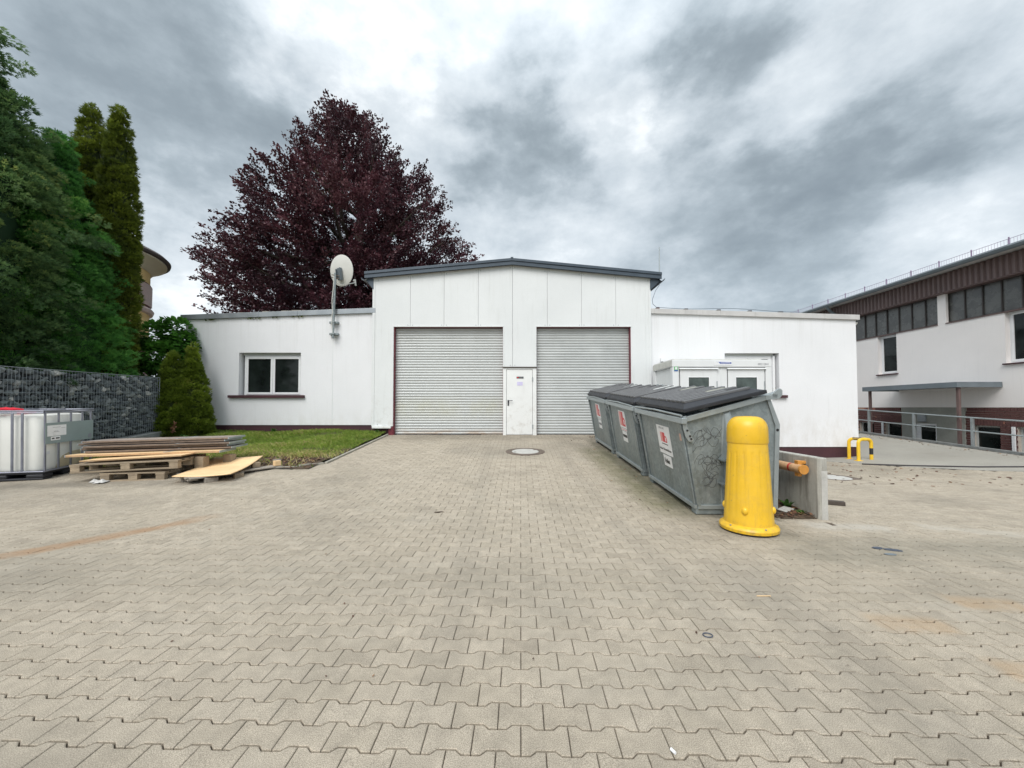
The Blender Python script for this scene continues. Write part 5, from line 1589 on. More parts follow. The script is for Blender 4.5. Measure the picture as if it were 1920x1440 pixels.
# lower pallet, nearest blocks at (245..311, 900)
a = gnd(186, 904)
b = gnd(303, 900)
rz1 = math.atan2(b.y - a.y, b.x - a.x)
L1 = (Vector((b.x, b.y)) - Vector((a.x, a.y))).length
build_pallet('wooden_pallet', 'lowest bare pallet under the long boards right of the liquid tank', (a.x, a.y, float(gU(0, a.y))), rz1 + .02, L1 + .03, .75, (0, 0))
c = at(134, 895, a.y - .05)
build_pallet('wooden_pallet', 'upper tilted pallet resting on the lowest one, its blocks facing the camera', (c.x, a.y - .08, float(gU(0, a.y)) + .15), rz1 + .035, 1.56, .8, (.02, -.03), m_='pallet_wood')
# boards on the pallets
def board(name, label, cat, p0, rz, L, W_, T, m_, tilt=(0, 0), group=None, edge=None, ends=False):
    t = thing(name, label, cat, p0, (tilt[0], tilt[1], rz), group)
    part('sheet_face', MB().box(0, L, 0, W_, T * .9, T), m_, t, world=False)
    part('sheet_core', MB().box(.001, L - .001, .001, W_ - .001, 0, T * .9 - .0005), edge or m_, t, world=False)
    if ends:
        part('steel_edge', MB().box(L - .0005, L + .012, -.002, W_ + .002, -.002, T + .003), 'steel_edge', t, world=False)
        part('steel_edge', MB().box(-.012, .0005, -.002, W_ + .002, -.002, T + .003), 'steel_edge', t, world=False)
        part('steel_strap', MB().box(L * .62, L * .62 + .05, .0, W_, T + .0005, T + .005), 'steel_edge', t, world=False)
    return t
zb_ = float(gU(0, a.y))
o1 = at(148, 875, a.y + .02)
board('plywood_board', 'short orange brown plywood board directly on the upper pallet', 'board', (o1.x, o1.y, zb_ + .325), rz1 + .01, 1.52, .62, .022, 'plywood', (.0, -.045), edge='ply_edge')
o2 = at(122, 868, a.y + .25)
board('plywood_board', 'long orange plywood board with steel edge under the dark formwork panels', 'board', (o2.x, o2.y, zb_ + .375), rz1 + .03, 2.38, .55, .035, 'plywood', (.0, -.015), edge='ply_edge', ends=True)
q_ = at(151, 860, a.y + .45)
for k in range(5):
    z = zb_ + .425 + k * .044
    dx = (.05, -.05, .04, -.09, .0)[k]
    nm = ['lowest', 'second', 'middle', 'fourth', 'top'][k]
    board('formwork_panel', f'{nm} brown formwork panel of the stack of five beside the liquid tank', 'panel', (q_.x + dx, a.y + .47 + (.0, .03, -.03, .02, .0)[k], z), rz1 + .035 + (.012, -.008, .004, -.012, 0)[k], 2.33 + .02 * (k % 2), .62, .029, 'form_panel', (0, -.018), 'formwork panels in a stack', 'form_edge', True)
for (dx, dy) in ((1.0, .3), (2.15, .5), (1.9, .15)):
    o = part('support_block', MB().box(0, .16, 0, .14, 0, .36), 'pallet_wood', None, world=False, bevel=.005)
    o.location = (q_.x + dx, a.y + .45 + dy, zb_ - .02)
    tag(o, {1.0: 'wooden block under the middle of the formwork stack', 2.15: 'wooden block under the right rear of the formwork stack', 1.9: 'wooden block under the right front of the formwork stack'}[dx], 'block')
# crumpled plastic film
pf_ = gnd(187, 904)
mb = MB()
for k in range(9):
    x_, y_ = random.uniform(-.09, .12), random.uniform(-.05, .05)
    mb.add([(x_ - .06, y_ - .03, .0), (x_ + .05, y_ - .04, .01), (x_ + .06, y_ + .04, .02), (x_ - .03, y_ + .05, .0), (x_, y_, random.uniform(.03, .07))], [(0, 1, 4), (1, 2, 4), (2, 3, 4), (3, 0, 4)])
o = part('plastic_film', mb, 'clear_film', None, world=False)
o.location = (pf_.x, pf_.y - .04, zb_)
tag(o, 'crumpled clear plastic film on the paving at the corner of the lowest pallet', 'plastic film')
# second group: tilted pallet with the bent plywood sheet
A = gnd(343, 905); B = gnd(505, 878)
rz2 = math.atan2(B.y - A.y, B.x - A.x)
pb = gnd(386, 914)
zg2 = float(gU(0, pb.y))
t = thing('wooden_pallet', 'grey broken pallet on blocks under the bent plywood sheet', 'pallet', (A.x + .02, A.y - .02, zg2 + .02), (0, 0, rz2), 'wooden pallets under the boards')
LL_ = (B - A).length
print('pallet2', A, B, LL_, R(0), rz1, L1, a)
for (x_, y_, z_, s_, m_) in ((.0, .05, -.02, .15, 'pallet_grey'), (.22, -.30, -.02, .18, 'pallet_grey'), (.62, -.33, .0, .14, 'pallet_wood'), (1.0, .02, .12, .13, 'pallet_wood'), (1.32, -.12, .13, .11, 'plywood'), (1.42, .18, .12, .13, 'pallet_grey'), (.9, .5, -.02, .13, 'pallet_grey'), (.1, .52, -.02, .13, 'pallet_grey')):
    part('pallet_block', MB().box(x_, x_ + s_, y_, y_ + .10, z_, z_ + .095), m_, t, world=False, bevel=.006)
for k, (y0_, y1_, x0_, x1_) in enumerate(((-.27, -.13, .04, .78), (-.14, .0, .0, 1.45), (.01, .13, -.02, 1.5), (.22, .34, .0, 1.5), (.44, .58, .02, 1.45))):
    part('deck_board', MB().prism([(x0_, .075), (x1_, .105 if k else .09), (x1_, .125 if k else .11), (x0_, .097)], 'y', y0_, y1_), 'pallet_grey', t, world=False, bevel=.003)
part('cross_board', MB().box(.02, .15, -.2, .56, .045, .066), 'pallet_grey', t, world=False)
part('cross_board', MB().box(1.0, 1.14, -.1, .56, .05, .072), 'pallet_grey', t, world=False)
# the sheet: corner positions read from the photograph, given real heights
zt0 = zg2
def onh(px, py, z):
    d = ray(px, py)
    s_ = (z - EYE) / d.z
    return Vector((0, 0, EYE)) + d * s_
cA = onh(322, 893, zt0 + .14)
cB = onh(402, 857, zt0 + .27)
cC = onh(493, 854, zt0 + .33)
cD = onh(432, 888, zt0 + .165)
NS = 14
vs, fs = [], []
for i in range(NS + 1):
    u = i / NS
    for j in range(NS + 1):
        v = j / NS
        P = (cA * (1 - u) + cD * u) * (1 - v) + (cB * (1 - u) + cC * u) * v
        P = P + Vector((0, 0, -.035 * math.sin(math.pi * v) - .02 * math.sin(math.pi * u)))
        vs.append(P)
n1_ = NS + 1
for i in range(NS):
    for j in range(NS):
        fs.append((i * n1_ + j, (i + 1) * n1_ + j, (i + 1) * n1_ + j + 1, i * n1_ + j + 1))
me = tomesh('bent_plywood_sheet', MB().add([v_ - cA for v_ in vs], fs), 'plywood', True)
o = link('bent_plywood_sheet', me, None, None, 0, cA)
so_ = o.modifiers.new('thick', 'SOLIDIFY'); so_.thickness = .012; so_.offset = -1
tag(o, 'thin bent orange plywood sheet sagging over the grey broken pallet', 'plywood sheet')

# ================================================================== GABION WALL (left)
GX = -9.42
gy0, gy1 = 5.6, 10.22
def gzt(y): return 2.13 + .03 * (y - 7) / 3
def gzb(y): return float(.56 + (y - 8.4) * .105)
gab = thing('gabion_wall', 'dark stone gabion wall in a wire cage below the conifers', 'wall', (GX, gy1, .7))
part('dark_backing', MB().prism([(gy0, gzb(gy0)), (gy1 - .06, gzb(gy1)), (gy1 - .06, gzt(gy1) - .06), (gy0, gzt(gy0) - .06)], 'x', GX - .5, GX - .07), 'dark_backing', gab)
ico_v = None
def rock(seed):
    r_ = np.random.default_rng(seed)
    t_ = (1 + 5 ** .5) / 2
    v = np.array([(-1, t_, 0), (1, t_, 0), (-1, -t_, 0), (1, -t_, 0), (0, -1, t_), (0, 1, t_), (0, -1, -t_), (0, 1, -t_), (t_, 0, -1), (t_, 0, 1), (-t_, 0, -1), (-t_, 0, 1)], float) / 1.9
    v *= r_.uniform(.65, 1.2, (12, 1)) * np.array([.6, .58, .60])
    f = [(0, 11, 5), (0, 5, 1), (0, 1, 7), (0, 7, 10), (0, 10, 11), (1, 5, 9), (5, 11, 4), (11, 10, 2), (10, 7, 6), (7, 1, 8), (3, 9, 4), (3, 4, 2), (3, 2, 6), (3, 6, 8), (3, 8, 9), (4, 9, 5), (2, 4, 11), (6, 2, 10), (8, 6, 7), (9, 8, 1)]
    return v, f
rocks = [rock(i) for i in range(8)]
rmesh = []
for v, f in rocks:
    rmesh.append(fast_mesh('stone', v, [3] * len(f), [i for q_ in f for i in q_], 'stone'))
spots = []
y = gy0 + .04
row = 0
z = 0
for row in range(16):
    y = gy0 + random.uniform(0, .1)
    while y < gy1 - .03:
        w_ = random.uniform(.065, .15)
        zz_ = gzb(y) + .05 + (gzt(y) - gzb(y) - .08) * (row + .5) / 16 + random.uniform(-.03, .03)
        spots.append((y + w_ / 2, zz_, w_, random.uniform(.07, .14)))
        y += w_ * .86
vis = [q_ for q_ in spots if q_[0] > 7.0]
vis.sort(key=lambda q_: -(q_[2] * q_[3]) / q_[0] ** 2.5)
indiv = set(id(q_) for q_ in vis[:300])
stuff = {k: [] for k in range(8)}
allv, allf, alln, tones, base_ = [], [], [], [], 0
for q_ in spots:
    y, z, w_, h_ = q_
    k = random.randrange(8)
    S_ = Vector((.10, w_ * 1.0, h_ * 1.12))
    E_ = (random.uniform(-1.2, 1.2), random.uniform(-.6, .6), random.uniform(-.6, .6))
    P_ = Vector((GX - .045 + random.uniform(-.02, .01), y, z))
    if id(q_) in indiv:
        o = link('stone', rmesh[k], gab)
        o.location = P_ - Vector(gab.location)
        o.rotation_euler = E_
        o.scale = S_
    else:
        from mathutils import Euler
        M_4 = Matrix.Translation(P_ - Vector(gab.location)) @ Euler(E_).to_matrix().to_4x4() @ Matrix.Diagonal((*S_, 1))
        v, f = rocks[k]
        allv += [tuple(M_4 @ Vector(p_)) for p_ in v]
        for q2 in f:
            allf += [base_ + i for i in q2]
            alln.append(3)
        tones += [random.random()] * len(v)
        base_ += len(v)
link('stones', fast_mesh('stones', allv, alln, allf, 'stone', tone=tones), gab, 'stuff')
wm_ = MB()
def rod(a, b, r=.0035):
    wm_.tube([a, b], r, 4, False)
y = gy0
while y < gy1 + .001:
    rod((GX + .028, y, gzb(y) - .01), (GX + .028, y, gzt(y)), .0035)
    y += .055
for k in range(8):
    f_ = k / 7
    rod((GX + .034, gy0, gzb(gy0) + (gzt(gy0) - gzb(gy0)) * f_), (GX + .034, gy1, gzb(gy1) + (gzt(gy1) - gzb(gy1)) * f_), .004)
for k in range(9):
    rod((GX + .028 - .065 * k, gy1, gzb(gy1)), (GX + .028 - .065 * k, gy1, gzt(gy1)))
part('wire_mesh', wm_, 'wire', gab, kind='stuff')
rod_ = MB().tube([(GX + .03, gy0, gzt(gy0)), (GX + .03, gy1, gzt(gy1)), (GX - .5, gy1, gzt(gy1))], .009, 6)
part('top_rail', rod_, 'wire', gab)
part('corner_rail', MB().tube([(GX + .03, gy1, gzb(gy1)), (GX + .03, gy1, gzt(gy1))], .008, 6), 'wire', gab)
fb = thing('concrete_footing', 'rough grey concrete footing under the gabion wall', 'footing', (GX, 10.4, .4))
yb_ = [5.6, 7.2, 8.2, 9.3, 10.40]
for a, b in zip(yb_[:-1], yb_[1:]):
    vs = []
    zz1, zz2 = gzb(a) - .002, gzb(b) - .002
    vs = [(GX - .6, a + .004, -.2), (GX + .14, a + .004, -.2), (GX + .14, b - .004, -.2), (GX - .6, b - .004, -.2), (GX - .6, a + .004, zz1), (GX + .14, a + .004, zz1 - .01), (GX + .14, b - .004, zz2 - .01), (GX - .6, b - .004, zz2)]
    m_ = MB().add(vs, [(0, 3, 2, 1), (4, 5, 6, 7), (0, 1, 5, 4), (1, 2, 6, 5), (2, 3, 7, 6), (3, 0, 4, 7)])
    part('footing_block', m_, 'concrete_block', fb, bevel=.02)

# ================================================================== VEGETATION
def sphere_dirs(n):
    d = RNG.normal(size=(n, 3))
    return d / np.linalg.norm(d, axis=1)[:, None]
def trunk(name, pts, rad, parent):
    return part(name, MB().tube(pts, rad, 9), 'bark', parent, smooth=True)

# --- copper beech: outline rows (row in photo, left, right) at its own distance behind the hall
BY = 20.0
rows = [(172, 622, 668), (190, 580, 720), (215, 563, 756), (250, 548, 768), (300, 533, 815), (330, 527, 830), (350, 500, 842), (385, 476, 848), (400, 475, 892), (430, 452, 912), (455, 390, 922), (480, 375, 925), (520, 380, 915), (545, 372, 905), (570, 372, 880), (600, 368, 885), (640, 400, 880), (680, 450, 840)]
zs_ = np.array([at(700, r_[0], BY).z for r_ in rows])
xl_ = np.array([at(r_[1], r_[0], BY).x for r_ in rows])
xr_ = np.array([at(r_[2], r_[0], BY).x for r_ in rows])
beech = thing('copper_beech', 'large dark purple copper beech rising behind the left wing', 'tree', (-8.2, BY, .5))
def xlim(z):
    zz_ = zs_[::-1]
    return np.interp(z, zz_, xl_[::-1]), np.interp(z, zz_, xr_[::-1])
NS_ = 5400
z = RNG.uniform(zs_.min(), zs_.max(), NS_ * 2)
xl, xr = xlim(z)
wdt = (xr - xl) / 2
k = RNG.uniform(0, 1, NS_ * 2) < (wdt / wdt.max()) ** 1.5 + .05
z, xl, xr, wdt = z[k][:NS_], xl[k][:NS_], xr[k][:NS_], wdt[k][:NS_]
NS_ = len(z)
th = RNG.uniform(0, 2 * np.pi, NS_)
rr_ = np.sqrt(RNG.uniform(.05, 1, NS_)) * .93
cx = (xl + xr) / 2
zq = z
irr = 1 + .20 * vnoise(np.stack([np.cos(th) * 1.3, np.sin(th) * 1.3, z * .55], 1), 2.2, 31)
wdt = wdt * irr * .93
z = z - .60 * ss(7, 10, z) - .85 * ss(10, 16.5, z)
px_ = cx + wdt * rr_ * np.cos(th)
dy = np.minimum(wdt, 5.2) * rr_ * np.sin(th)
P = np.stack([px_, BY + dy, z], 1)
lay = vnoise(P * np.array([.55, .55, 1.5]), 1.0, 21)
k = (lay > -.62) | (rr_ > .75)
# holes low on the left where the sky shows through
hole = vnoise(P * np.array([1.3, .25, 1.3]), 1.0, 4)
k &= ~((hole > .12) & (P[:, 0] < -9.0) & (P[:, 2] < 11.5))
k &= ~((hole > .22) & (rr_ > .40))
P, th, rr_ = P[k], th[k], rr_[k]
NS_ = len(P)
out_ = np.stack([np.cos(th), np.sin(th), .45 + .9 * ss(9, 16, P[:, 2])], 1)
out_ += RNG.normal(0, .28, out_.shape)
out_ /= np.linalg.norm(out_, axis=1)[:, None]
slen = RNG.uniform(.6, 1.2, NS_) + .5 * RNG.uniform(0, 1, NS_) ** 2 * (rr_ > .7)
P0 = P - out_ * (slen * .5)[:, None]
LPS = 60
u = RNG.uniform(0.05, 1, (NS_, LPS))
side = np.cross(out_, np.array([0, 0, 1.0]))
side /= np.maximum(np.linalg.norm(side, axis=1), 1e-3)[:, None]
upv = np.cross(side, out_)
sw = (0.23 * (1 - u * .72)) * RNG.normal(0, 1, (NS_, LPS)) * .75
su = RNG.normal(0, .06, (NS_, LPS))
LP = P0[:, None, :] + out_[:, None, :] * (u * slen[:, None])[:, :, None] + side[:, None, :] * sw[:, :, None] + upv[:, None, :] * su[:, :, None]
LP[:, :, 2] -= .10 * u ** 2
LP = LP.reshape(-1, 3)
ld = out_.repeat(LPS, 0) + RNG.normal(0, .55, (len(LP), 3))
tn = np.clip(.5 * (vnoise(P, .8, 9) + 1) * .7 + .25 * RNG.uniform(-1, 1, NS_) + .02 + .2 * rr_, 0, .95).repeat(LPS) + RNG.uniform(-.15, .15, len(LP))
leaf = [(0, 0, 0), (.35, .33, .05), (.75, .26, .02), (1, 0, -.06), (.75, -.26, .02), (.35, -.33, .05)]
root_ = np.array([-8.2, BY, .5])
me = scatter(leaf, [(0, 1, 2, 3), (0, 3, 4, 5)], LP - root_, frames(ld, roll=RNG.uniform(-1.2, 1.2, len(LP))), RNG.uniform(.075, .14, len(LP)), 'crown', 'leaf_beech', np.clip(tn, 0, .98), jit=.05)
link('crown', me, beech)
bt = Vector((-8.2, BY, .3))
trunk('trunk', [bt, bt + Vector((.1, 0, 3)), bt + Vector((0, 0, 7)), bt + Vector((.2, 0, 11)), bt + Vector((0, 0, 15))], [.5, .42, .34, .2, .05], beech)
for k_ in range(34):
    a = random.uniform(0, 6.28)
    z0_ = random.uniform(3.0, 12)
    zt_ = min(z0_ + random.uniform(1.0, 3.5), 16)
    l_, r_ = xlim(zt_)
    hw = float(r_ - l_) / 2 * .72
    cx_ = float(l_ + r_) / 2
    e = Vector((cx_ + hw * math.cos(a), BY + min(hw, 4.5) * math.sin(a), zt_))
    s0 = bt + Vector((.1, 0, z0_))
    mid = (s0 + e) / 2 + Vector((random.uniform(-.4, .4), random.uniform(-.4, .4), -.35))
    trunk('limb', [s0, mid, e], [.13, .08, .02], beech)

# --- dense columnar and conical evergreens
def column_tree(name, label, base, prof, leaf_m, nclump, csize, per, lsize, group=None, bump=.10, seed=1, elong=1.0, lift=.5, ragged=0.0, nlump=5.0, core=.78):
    """an evergreen made of separate tufts on a lumpy body: each tuft is a cap of small pointed sprays, dark hollows stay between them"""
    t = thing(name, label, 'tree' if prof[-1][0] > 3 else 'shrub', base, (0, 0, 0), group)
    hs = np.array([p_[0] for p_ in prof]); rs = np.array([p_[1] for p_ in prof])
    z = RNG.uniform(hs[0], hs[-1], nclump * 4)
    r0 = np.interp(z, hs, rs)
    k = RNG.uniform(0, 1, len(z)) < (r0 / rs.max()) * .92 + .05
    z, r0 = z[k][:nclump], r0[k][:nclump]
    n = len(z)
    th = RNG.uniform(0, 6.2832, n)
    Q = np.stack([np.cos(th) * r0, np.sin(th) * r0, z], 1)
    lump = vnoise(Q * np.array([1, 1, .8]), nlump, seed)
    r1 = r0 + bump * lump + RNG.uniform(-.5, .5, n) * csize * .9 - csize * .3
    far = RNG.uniform(0, 1, n) > .82
    r1 = np.maximum(r1 + far * RNG.uniform(0, 1, n) * ragged, .02)
    C = np.stack([np.cos(th) * r1, np.sin(th) * r1, z], 1)
    d = np.stack([np.cos(th), np.sin(th), np.full(n, lift)], 1) + RNG.normal(0, .25, (n, 3))
    d /= np.linalg.norm(d, axis=1)[:, None]
    F3 = frames(d)
    cs = csize * RNG.uniform(.65, 1.35, n)
    v = RNG.normal(size=(n, per, 3))
    v /= np.linalg.norm(v, axis=2)[:, :, None]
    v[:, :, 0] = np.abs(v[:, :, 0]) * 1.0 - .15
    rad = RNG.uniform(.55, 1.0, (n, per, 1)) ** .6
    L = v * rad * np.array([elong, 1.0, .62 if elong > 1 else .85])
    Pw = C[:, None, :] + np.einsum('nij,npj->npi', F3, L) * cs[:, None, None]
    if elong > 1:
        Pw[:, :, 2] -= (np.maximum(L[:, :, 0], 0) ** 2) * cs[:, None] * .22
    D = np.einsum('nij,npj->npi', F3, v + np.array([.75 * elong, 0, .15])) + RNG.normal(0, .22, (n, per, 3))
    Pw, D = Pw.reshape(-1, 3), D.reshape(-1, 3)
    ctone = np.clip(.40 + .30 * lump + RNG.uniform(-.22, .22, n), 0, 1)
    tn = np.clip(ctone[:, None] + .22 * (rad[:, :, 0] - .75) * 2 + .12 * L[:, :, 2] + RNG.uniform(-.14, .14, (n, per)), 0, .98).reshape(-1)  # tuft tops and tips paler, light from above put into the tone
    fan, ff = [], []
    for a in (-34, 0, 34):
        c_, s_ = math.cos(R(a)), math.sin(R(a))
        b0 = len(fan)
        L_ = 1 if a == 0 else .74
        fan += [(0, 0, 0), (c_ * L_ * .5 - s_ * .11, s_ * L_ * .5 + c_ * .11, .05), (c_ * L_, s_ * L_, -.05), (c_ * L_ * .5 + s_ * .11, s_ * L_ * .5 - c_ * .11, .05)]
        ff.append((b0, b0 + 1, b0 + 2, b0 + 3))
    N_ = len(Pw)
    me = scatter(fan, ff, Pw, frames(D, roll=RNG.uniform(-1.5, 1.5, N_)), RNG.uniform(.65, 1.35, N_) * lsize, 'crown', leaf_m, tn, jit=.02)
    link('crown', me, t)
    cm = MB().lathe([(max(.02, r_ * core - csize * .25), h_) for h_, r_ in prof], 20)
    part('dark_core', cm, leaf_m, t, smooth=True, world=False)  # solid core in the darkest leaf tone, standing in for shade between tufts
    part('trunk', MB().tube([(0, 0, -.3), (0, 0, hs[-1] * .9)], [max(.05, rs.max() * .12), .02], 8), 'bark', t, world=False)
    return t
gb = .5
def cprof(H, Rm, kind):
    if kind == 'col':
        f = [(0, .60), (.05, .72), (.15, .82), (.35, .95), (.5, 1.0), (.65, .95), (.75, .82), (.86, .60), (.94, .36), (.985, .15), (1, .03)]
    elif kind == 'x':
        f = []
    elif kind == 'cone':
        f = [(0, .86), (.06, .98), (.18, 1.0), (.4, .86), (.6, .62), (.78, .38), (.9, .19), (.97, .07), (1, .015)]
    elif kind == 'broad':
        f = [(0, .8), (.1, 1.0), (.3, .98), (.5, .84), (.68, .62), (.82, .40), (.93, .19), (1, .03)]
    elif kind == 'ov':
        f = [(0, .45), (.12, .8), (.3, 1.0), (.55, 1.0), (.78, .8), (.92, .5), (1, .1)]
    return [(h * H, r * Rm) for h, r in f]
# two tall columns side by side behind the gabion wall
TY = 10.3
pa, pb2 = at(178, 196, TY), at(229, 192, TY)
column_tree('columnar_thuja', 'tall columnar evergreen, left one of the joined pair by the yellow house', (at(170, 300, TY + .1).x, TY + .1, gb), cprof(pa.z - gb + .02, .43, 'col'), 'leaf_thuja', 1500, .125, 36, .075, 'tall columnar evergreens', seed=3, bump=.05, nlump=4, lift=.9)
column_tree('columnar_thuja', 'tall columnar evergreen, right one of the joined pair by the yellow house', (at(224, 300, TY - .15).x, TY - .15, gb), cprof(pb2.z - gb - .32, .41, 'col'), 'leaf_thuja', 1500, .125, 36, .075, 'tall columnar evergreens', seed=5, bump=.05, nlump=4, lift=.9)
# small cone shaped pair at the corner of the lawn
SY = 10.75
a1, a2 = at(318, 662, SY), at(357, 645, SY)
gs = .50
column_tree('small_thuja', 'small cone shaped evergreen, left one of the pair on the lawn beside the footing', (at(322, 760, SY - .1).x, SY - .1, gs), cprof(a1.z - gs, .47, 'cone'), 'leaf_thuja_small', 620, .095, 34, .062, 'small evergreens at the wall corner', seed=7, bump=.04, nlump=9, lift=.9)
column_tree('small_thuja', 'small pointed evergreen, right one of the pair, against the white wing', (at(359, 760, SY + .15).x, SY + .15, gs), cprof(a2.z - gs, .46, 'cone'), 'leaf_thuja_small', 620, .095, 34, .062, 'small evergreens at the wall corner', seed=9, bump=.04, nlump=9, lift=.9)
# feathery conifers filling the left edge
column_tree('green_conifer', 'fresh green feathery conifer between the tallest conifer and the columnar pair', (-11.15, 9.2, gb), cprof(at(130, 255, 9.2).z - gb, 1.22, 'broad'), 'leaf_spruce', 1500, .175, 55, .08, None, seed=13, bump=.20, elong=1.7, lift=.55, ragged=.25, nlump=2.6)
column_tree('tall_conifer', 'tallest dark blue green conifer with drooping sprays at the left edge', (-11.75, 7.6, gb), cprof(9.7, 1.85, 'broad'), 'leaf_conifer', 2300, .185, 62, .085, None, seed=17, bump=.42, elong=2.3, lift=.25, ragged=.55, nlump=2.2)
column_tree('low_conifer', 'bushy green conifer hanging over the gabion wall at the left edge', (-11.0, 8.3, gb), cprof(3.9, .95, 'broad'), 'leaf_spruce', 800, .165, 55, .075, None, seed=19, bump=.22, elong=1.6, lift=.5, ragged=.2, nlump=2.6)
# broad leaved bush at the corner of the wing
def leafy_bush(name, label, base, blobs, n, size, m_, stems=6):
    t = thing(name, label, 'bush', base)
    pts_, tn_, dd = [], [], []
    for (bx_, by_, bz1, br) in blobs:
        k = int(n * br ** 2 / sum(q_[3] ** 2 for q_ in blobs))
        d = sphere_dirs(k)
        r_ = br * (.55 + .45 * RNG.uniform(0, 1, k) ** .4) * (1 + .16 * vnoise(d * 3 + bx_, 2, 3))
        P = np.stack([bx_ + d[:, 0] * r_, by_ + d[:, 1] * r_, bz1 + d[:, 2] * r_ * .9], 1)
        pts_.append(P); dd.append(d + np.array([0, 0, -.25]) + RNG.normal(0, .35, d.shape))
        tn_.append(np.clip(.3 + .35 * vnoise(P, 5, 2) + .3 * d[:, 2] * .6 + RNG.uniform(-.15, .15, k), 0, .97))
    P, D, T = np.concatenate(pts_), np.concatenate(dd), np.concatenate(tn_)
    lf = [(0, 0, 0), (.25, .38, .05), (.65, .34, .03), (1, 0, -.12), (.65, -.34, .03), (.25, -.38, .05)]
    me = scatter(lf, [(0, 1, 2, 3), (0, 3, 4, 5)], P, frames(D), RNG.uniform(.6, 1.25, len(P)) * size, 'foliage', m_, T, jit=.04)
    link('foliage', me, t)
    for k in range(stems):
        q_ = blobs[k % len(blobs)]
        part('stem', MB().tube([(random.uniform(-.1, .1), random.uniform(-.1, .1), 0), (q_[0] * .5, q_[1] * .5, q_[2] * .5), (q_[0], q_[1], q_[2])], [.03, .02, .01], 6), 'bark', t, world=False)
    return t
hb = at(307, 760, 11.2)
leafy_bush('hazel_bush', 'large bright broad leaved bush over the corner of the white left wing', (hb.x, 11.2, .5), [(.18, .15, 3.12, .44), (-.22, .0, 2.95, .44), (.40, .1, 2.72, .40), (-.42, -.1, 2.35, .46), (.12, -.15, 2.3, .52), (-.32, -.1, 1.7, .52), (-.05, .05, 1.3, .5), (-.1, .1, .7, .5)], 6500, .125, 'leaf_hazel')
weed(at(345, 812, 10.2).x, 10.2, float(lawn_h(-8.5, 10.2)), 20, .22, 'low leafy weeds at the foot of the pair of small evergreens')
o = link('brown_leaf_clump', scatter(leaf, [(0, 1, 2, 3), (0, 3, 4, 5)], RNG.normal(0, .05, (26, 3)) * np.array([1, .6, 1.2]) + np.array([0, 0, .12]), frames(sphere_dirs(26)), np.full(26, .09), 'brown_leaf_clump', 'dry_leaf' if 'dry_leaf' in MATS else 'leaf_litter', RNG.uniform(.5, 1, 26)), None)
q_ = at(325, 802, 10.15)
o.location = (q_.x, 10.15, q_.z - .12)
tag(o, 'withered orange brown leaf clump between the two small evergreens at the ground', 'dead leaves')

# ================================================================== YELLOW HOUSE WITH ROUND TOWER
hc = Vector((-16.27, 13.88, 0))
house = thing('yellow_house', 'yellow house with a round tower, dark conical roof and red louvred shutters behind the evergreens', 'house', (hc.x, hc.y, .4))
RT = 2.24
part('tower_wall', MB().lathe([(RT, -.2), (RT, 7.0)], 64, (hc.x, hc.y, 0), cap=False), 'house_yellow', house, smooth=True)
part('eaves_moulding', MB().lathe([(RT + .01, 6.68), (RT + .05, 6.7), (RT + .10, 6.78), (RT + .2, 6.86), (RT + .34, 6.96), (RT + .50, 7.04), (RT + .50, 7.10), (RT, 7.1)], 64, (hc.x, hc.y, 0), cap=False), 'cream', house, smooth=True)
part('roof', MB().lathe([(RT + .50, 7.09), (RT + .60, 7.12), (RT + .62, 7.20), (RT + .52, 7.30), (1.7, 7.85), (.8, 8.35), (.001, 8.7)], 64, (hc.x, hc.y, 0), cap=False), 'roof_tile', house, smooth=True)
part('sill_band', MB().lathe([(RT + .002, 5.02), (RT + .10, 5.06), (RT + .14, 5.18), (RT + .10, 5.24), (RT + .002, 5.28)], 64, (hc.x, hc.y, 0), cap=False), 'shutter_slat', house, smooth=True)
part('lower_cornice', MB().lathe([(RT + .002, 3.85), (RT + .12, 3.9), (RT + .14, 4.0), (RT + .002, 4.06)], 64, (hc.x, hc.y, 0), cap=False), 'roof_tile', house, smooth=True)
tipa = math.atan2(-16.17, 14.0)
phi_t = math.atan2(Vector((.68, .73)).y, Vector((.68, .73)).x) + R(-2)       # towards the right silhouette
def arc(a0, a1, r0, r1, z0, z1, n=8):
    mb = MB()
    vs, fs = [], []
    for k in range(n + 1):
        a = phi_t - R(a0 + (a1 - a0) * k / n)
        c_, s_ = math.cos(a), math.sin(a)
        vs += [(hc.x + r0 * c_, hc.y + r0 * s_, z0), (hc.x + r1 * c_, hc.y + r1 * s_, z0), (hc.x + r1 * c_, hc.y + r1 * s_, z1), (hc.x + r0 * c_, hc.y + r0 * s_, z1)]
    for k in range(n):
        b = 4 * k
        for e in range(4):
            fs.append((b + e, b + (e + 1) % 4, b + 4 + (e + 1) % 4, b + 4 + e))
    fs += [(3, 2, 1, 0), (4 * n, 4 * n + 1, 4 * n + 2, 4 * n + 3)]
    return mb.add(vs, fs)
for (z0_, z1_) in ((5.30, 6.22), (2.2, 3.55)):
    wn = part('window', arc(38, 74, RT, RT + .05, z0_, z1_, 10), 'shutter_red', house)
    part('pane', arc(45, 57, RT + .051, RT + .06, z0_ + .1, z1_ - .35, 4), 'glass', wn)
    part('pane', arc(60, 72, RT + .051, RT + .06, z0_ + .1, z1_ - .35, 4), 'glass', wn)
    part('roller_box', arc(38, 74, RT + .03, RT + .09, z1_ - .18, z1_, 10), 'pvc', wn)
    sh_ = part('shutter', arc(2, 36, RT + .01, RT + .035, z0_, z1_, 10), 'shutter_red', house)
    n_ = 15
    for k in range(n_):
        zz_ = z0_ + .05 + (z1_ - z0_ - .1) * (k + .5) / n_
        part('shutter_slat', arc(4, 33, RT + .036, RT + .07, zz_ - .022, zz_ + .02, 6), 'shutter_slat', sh_)
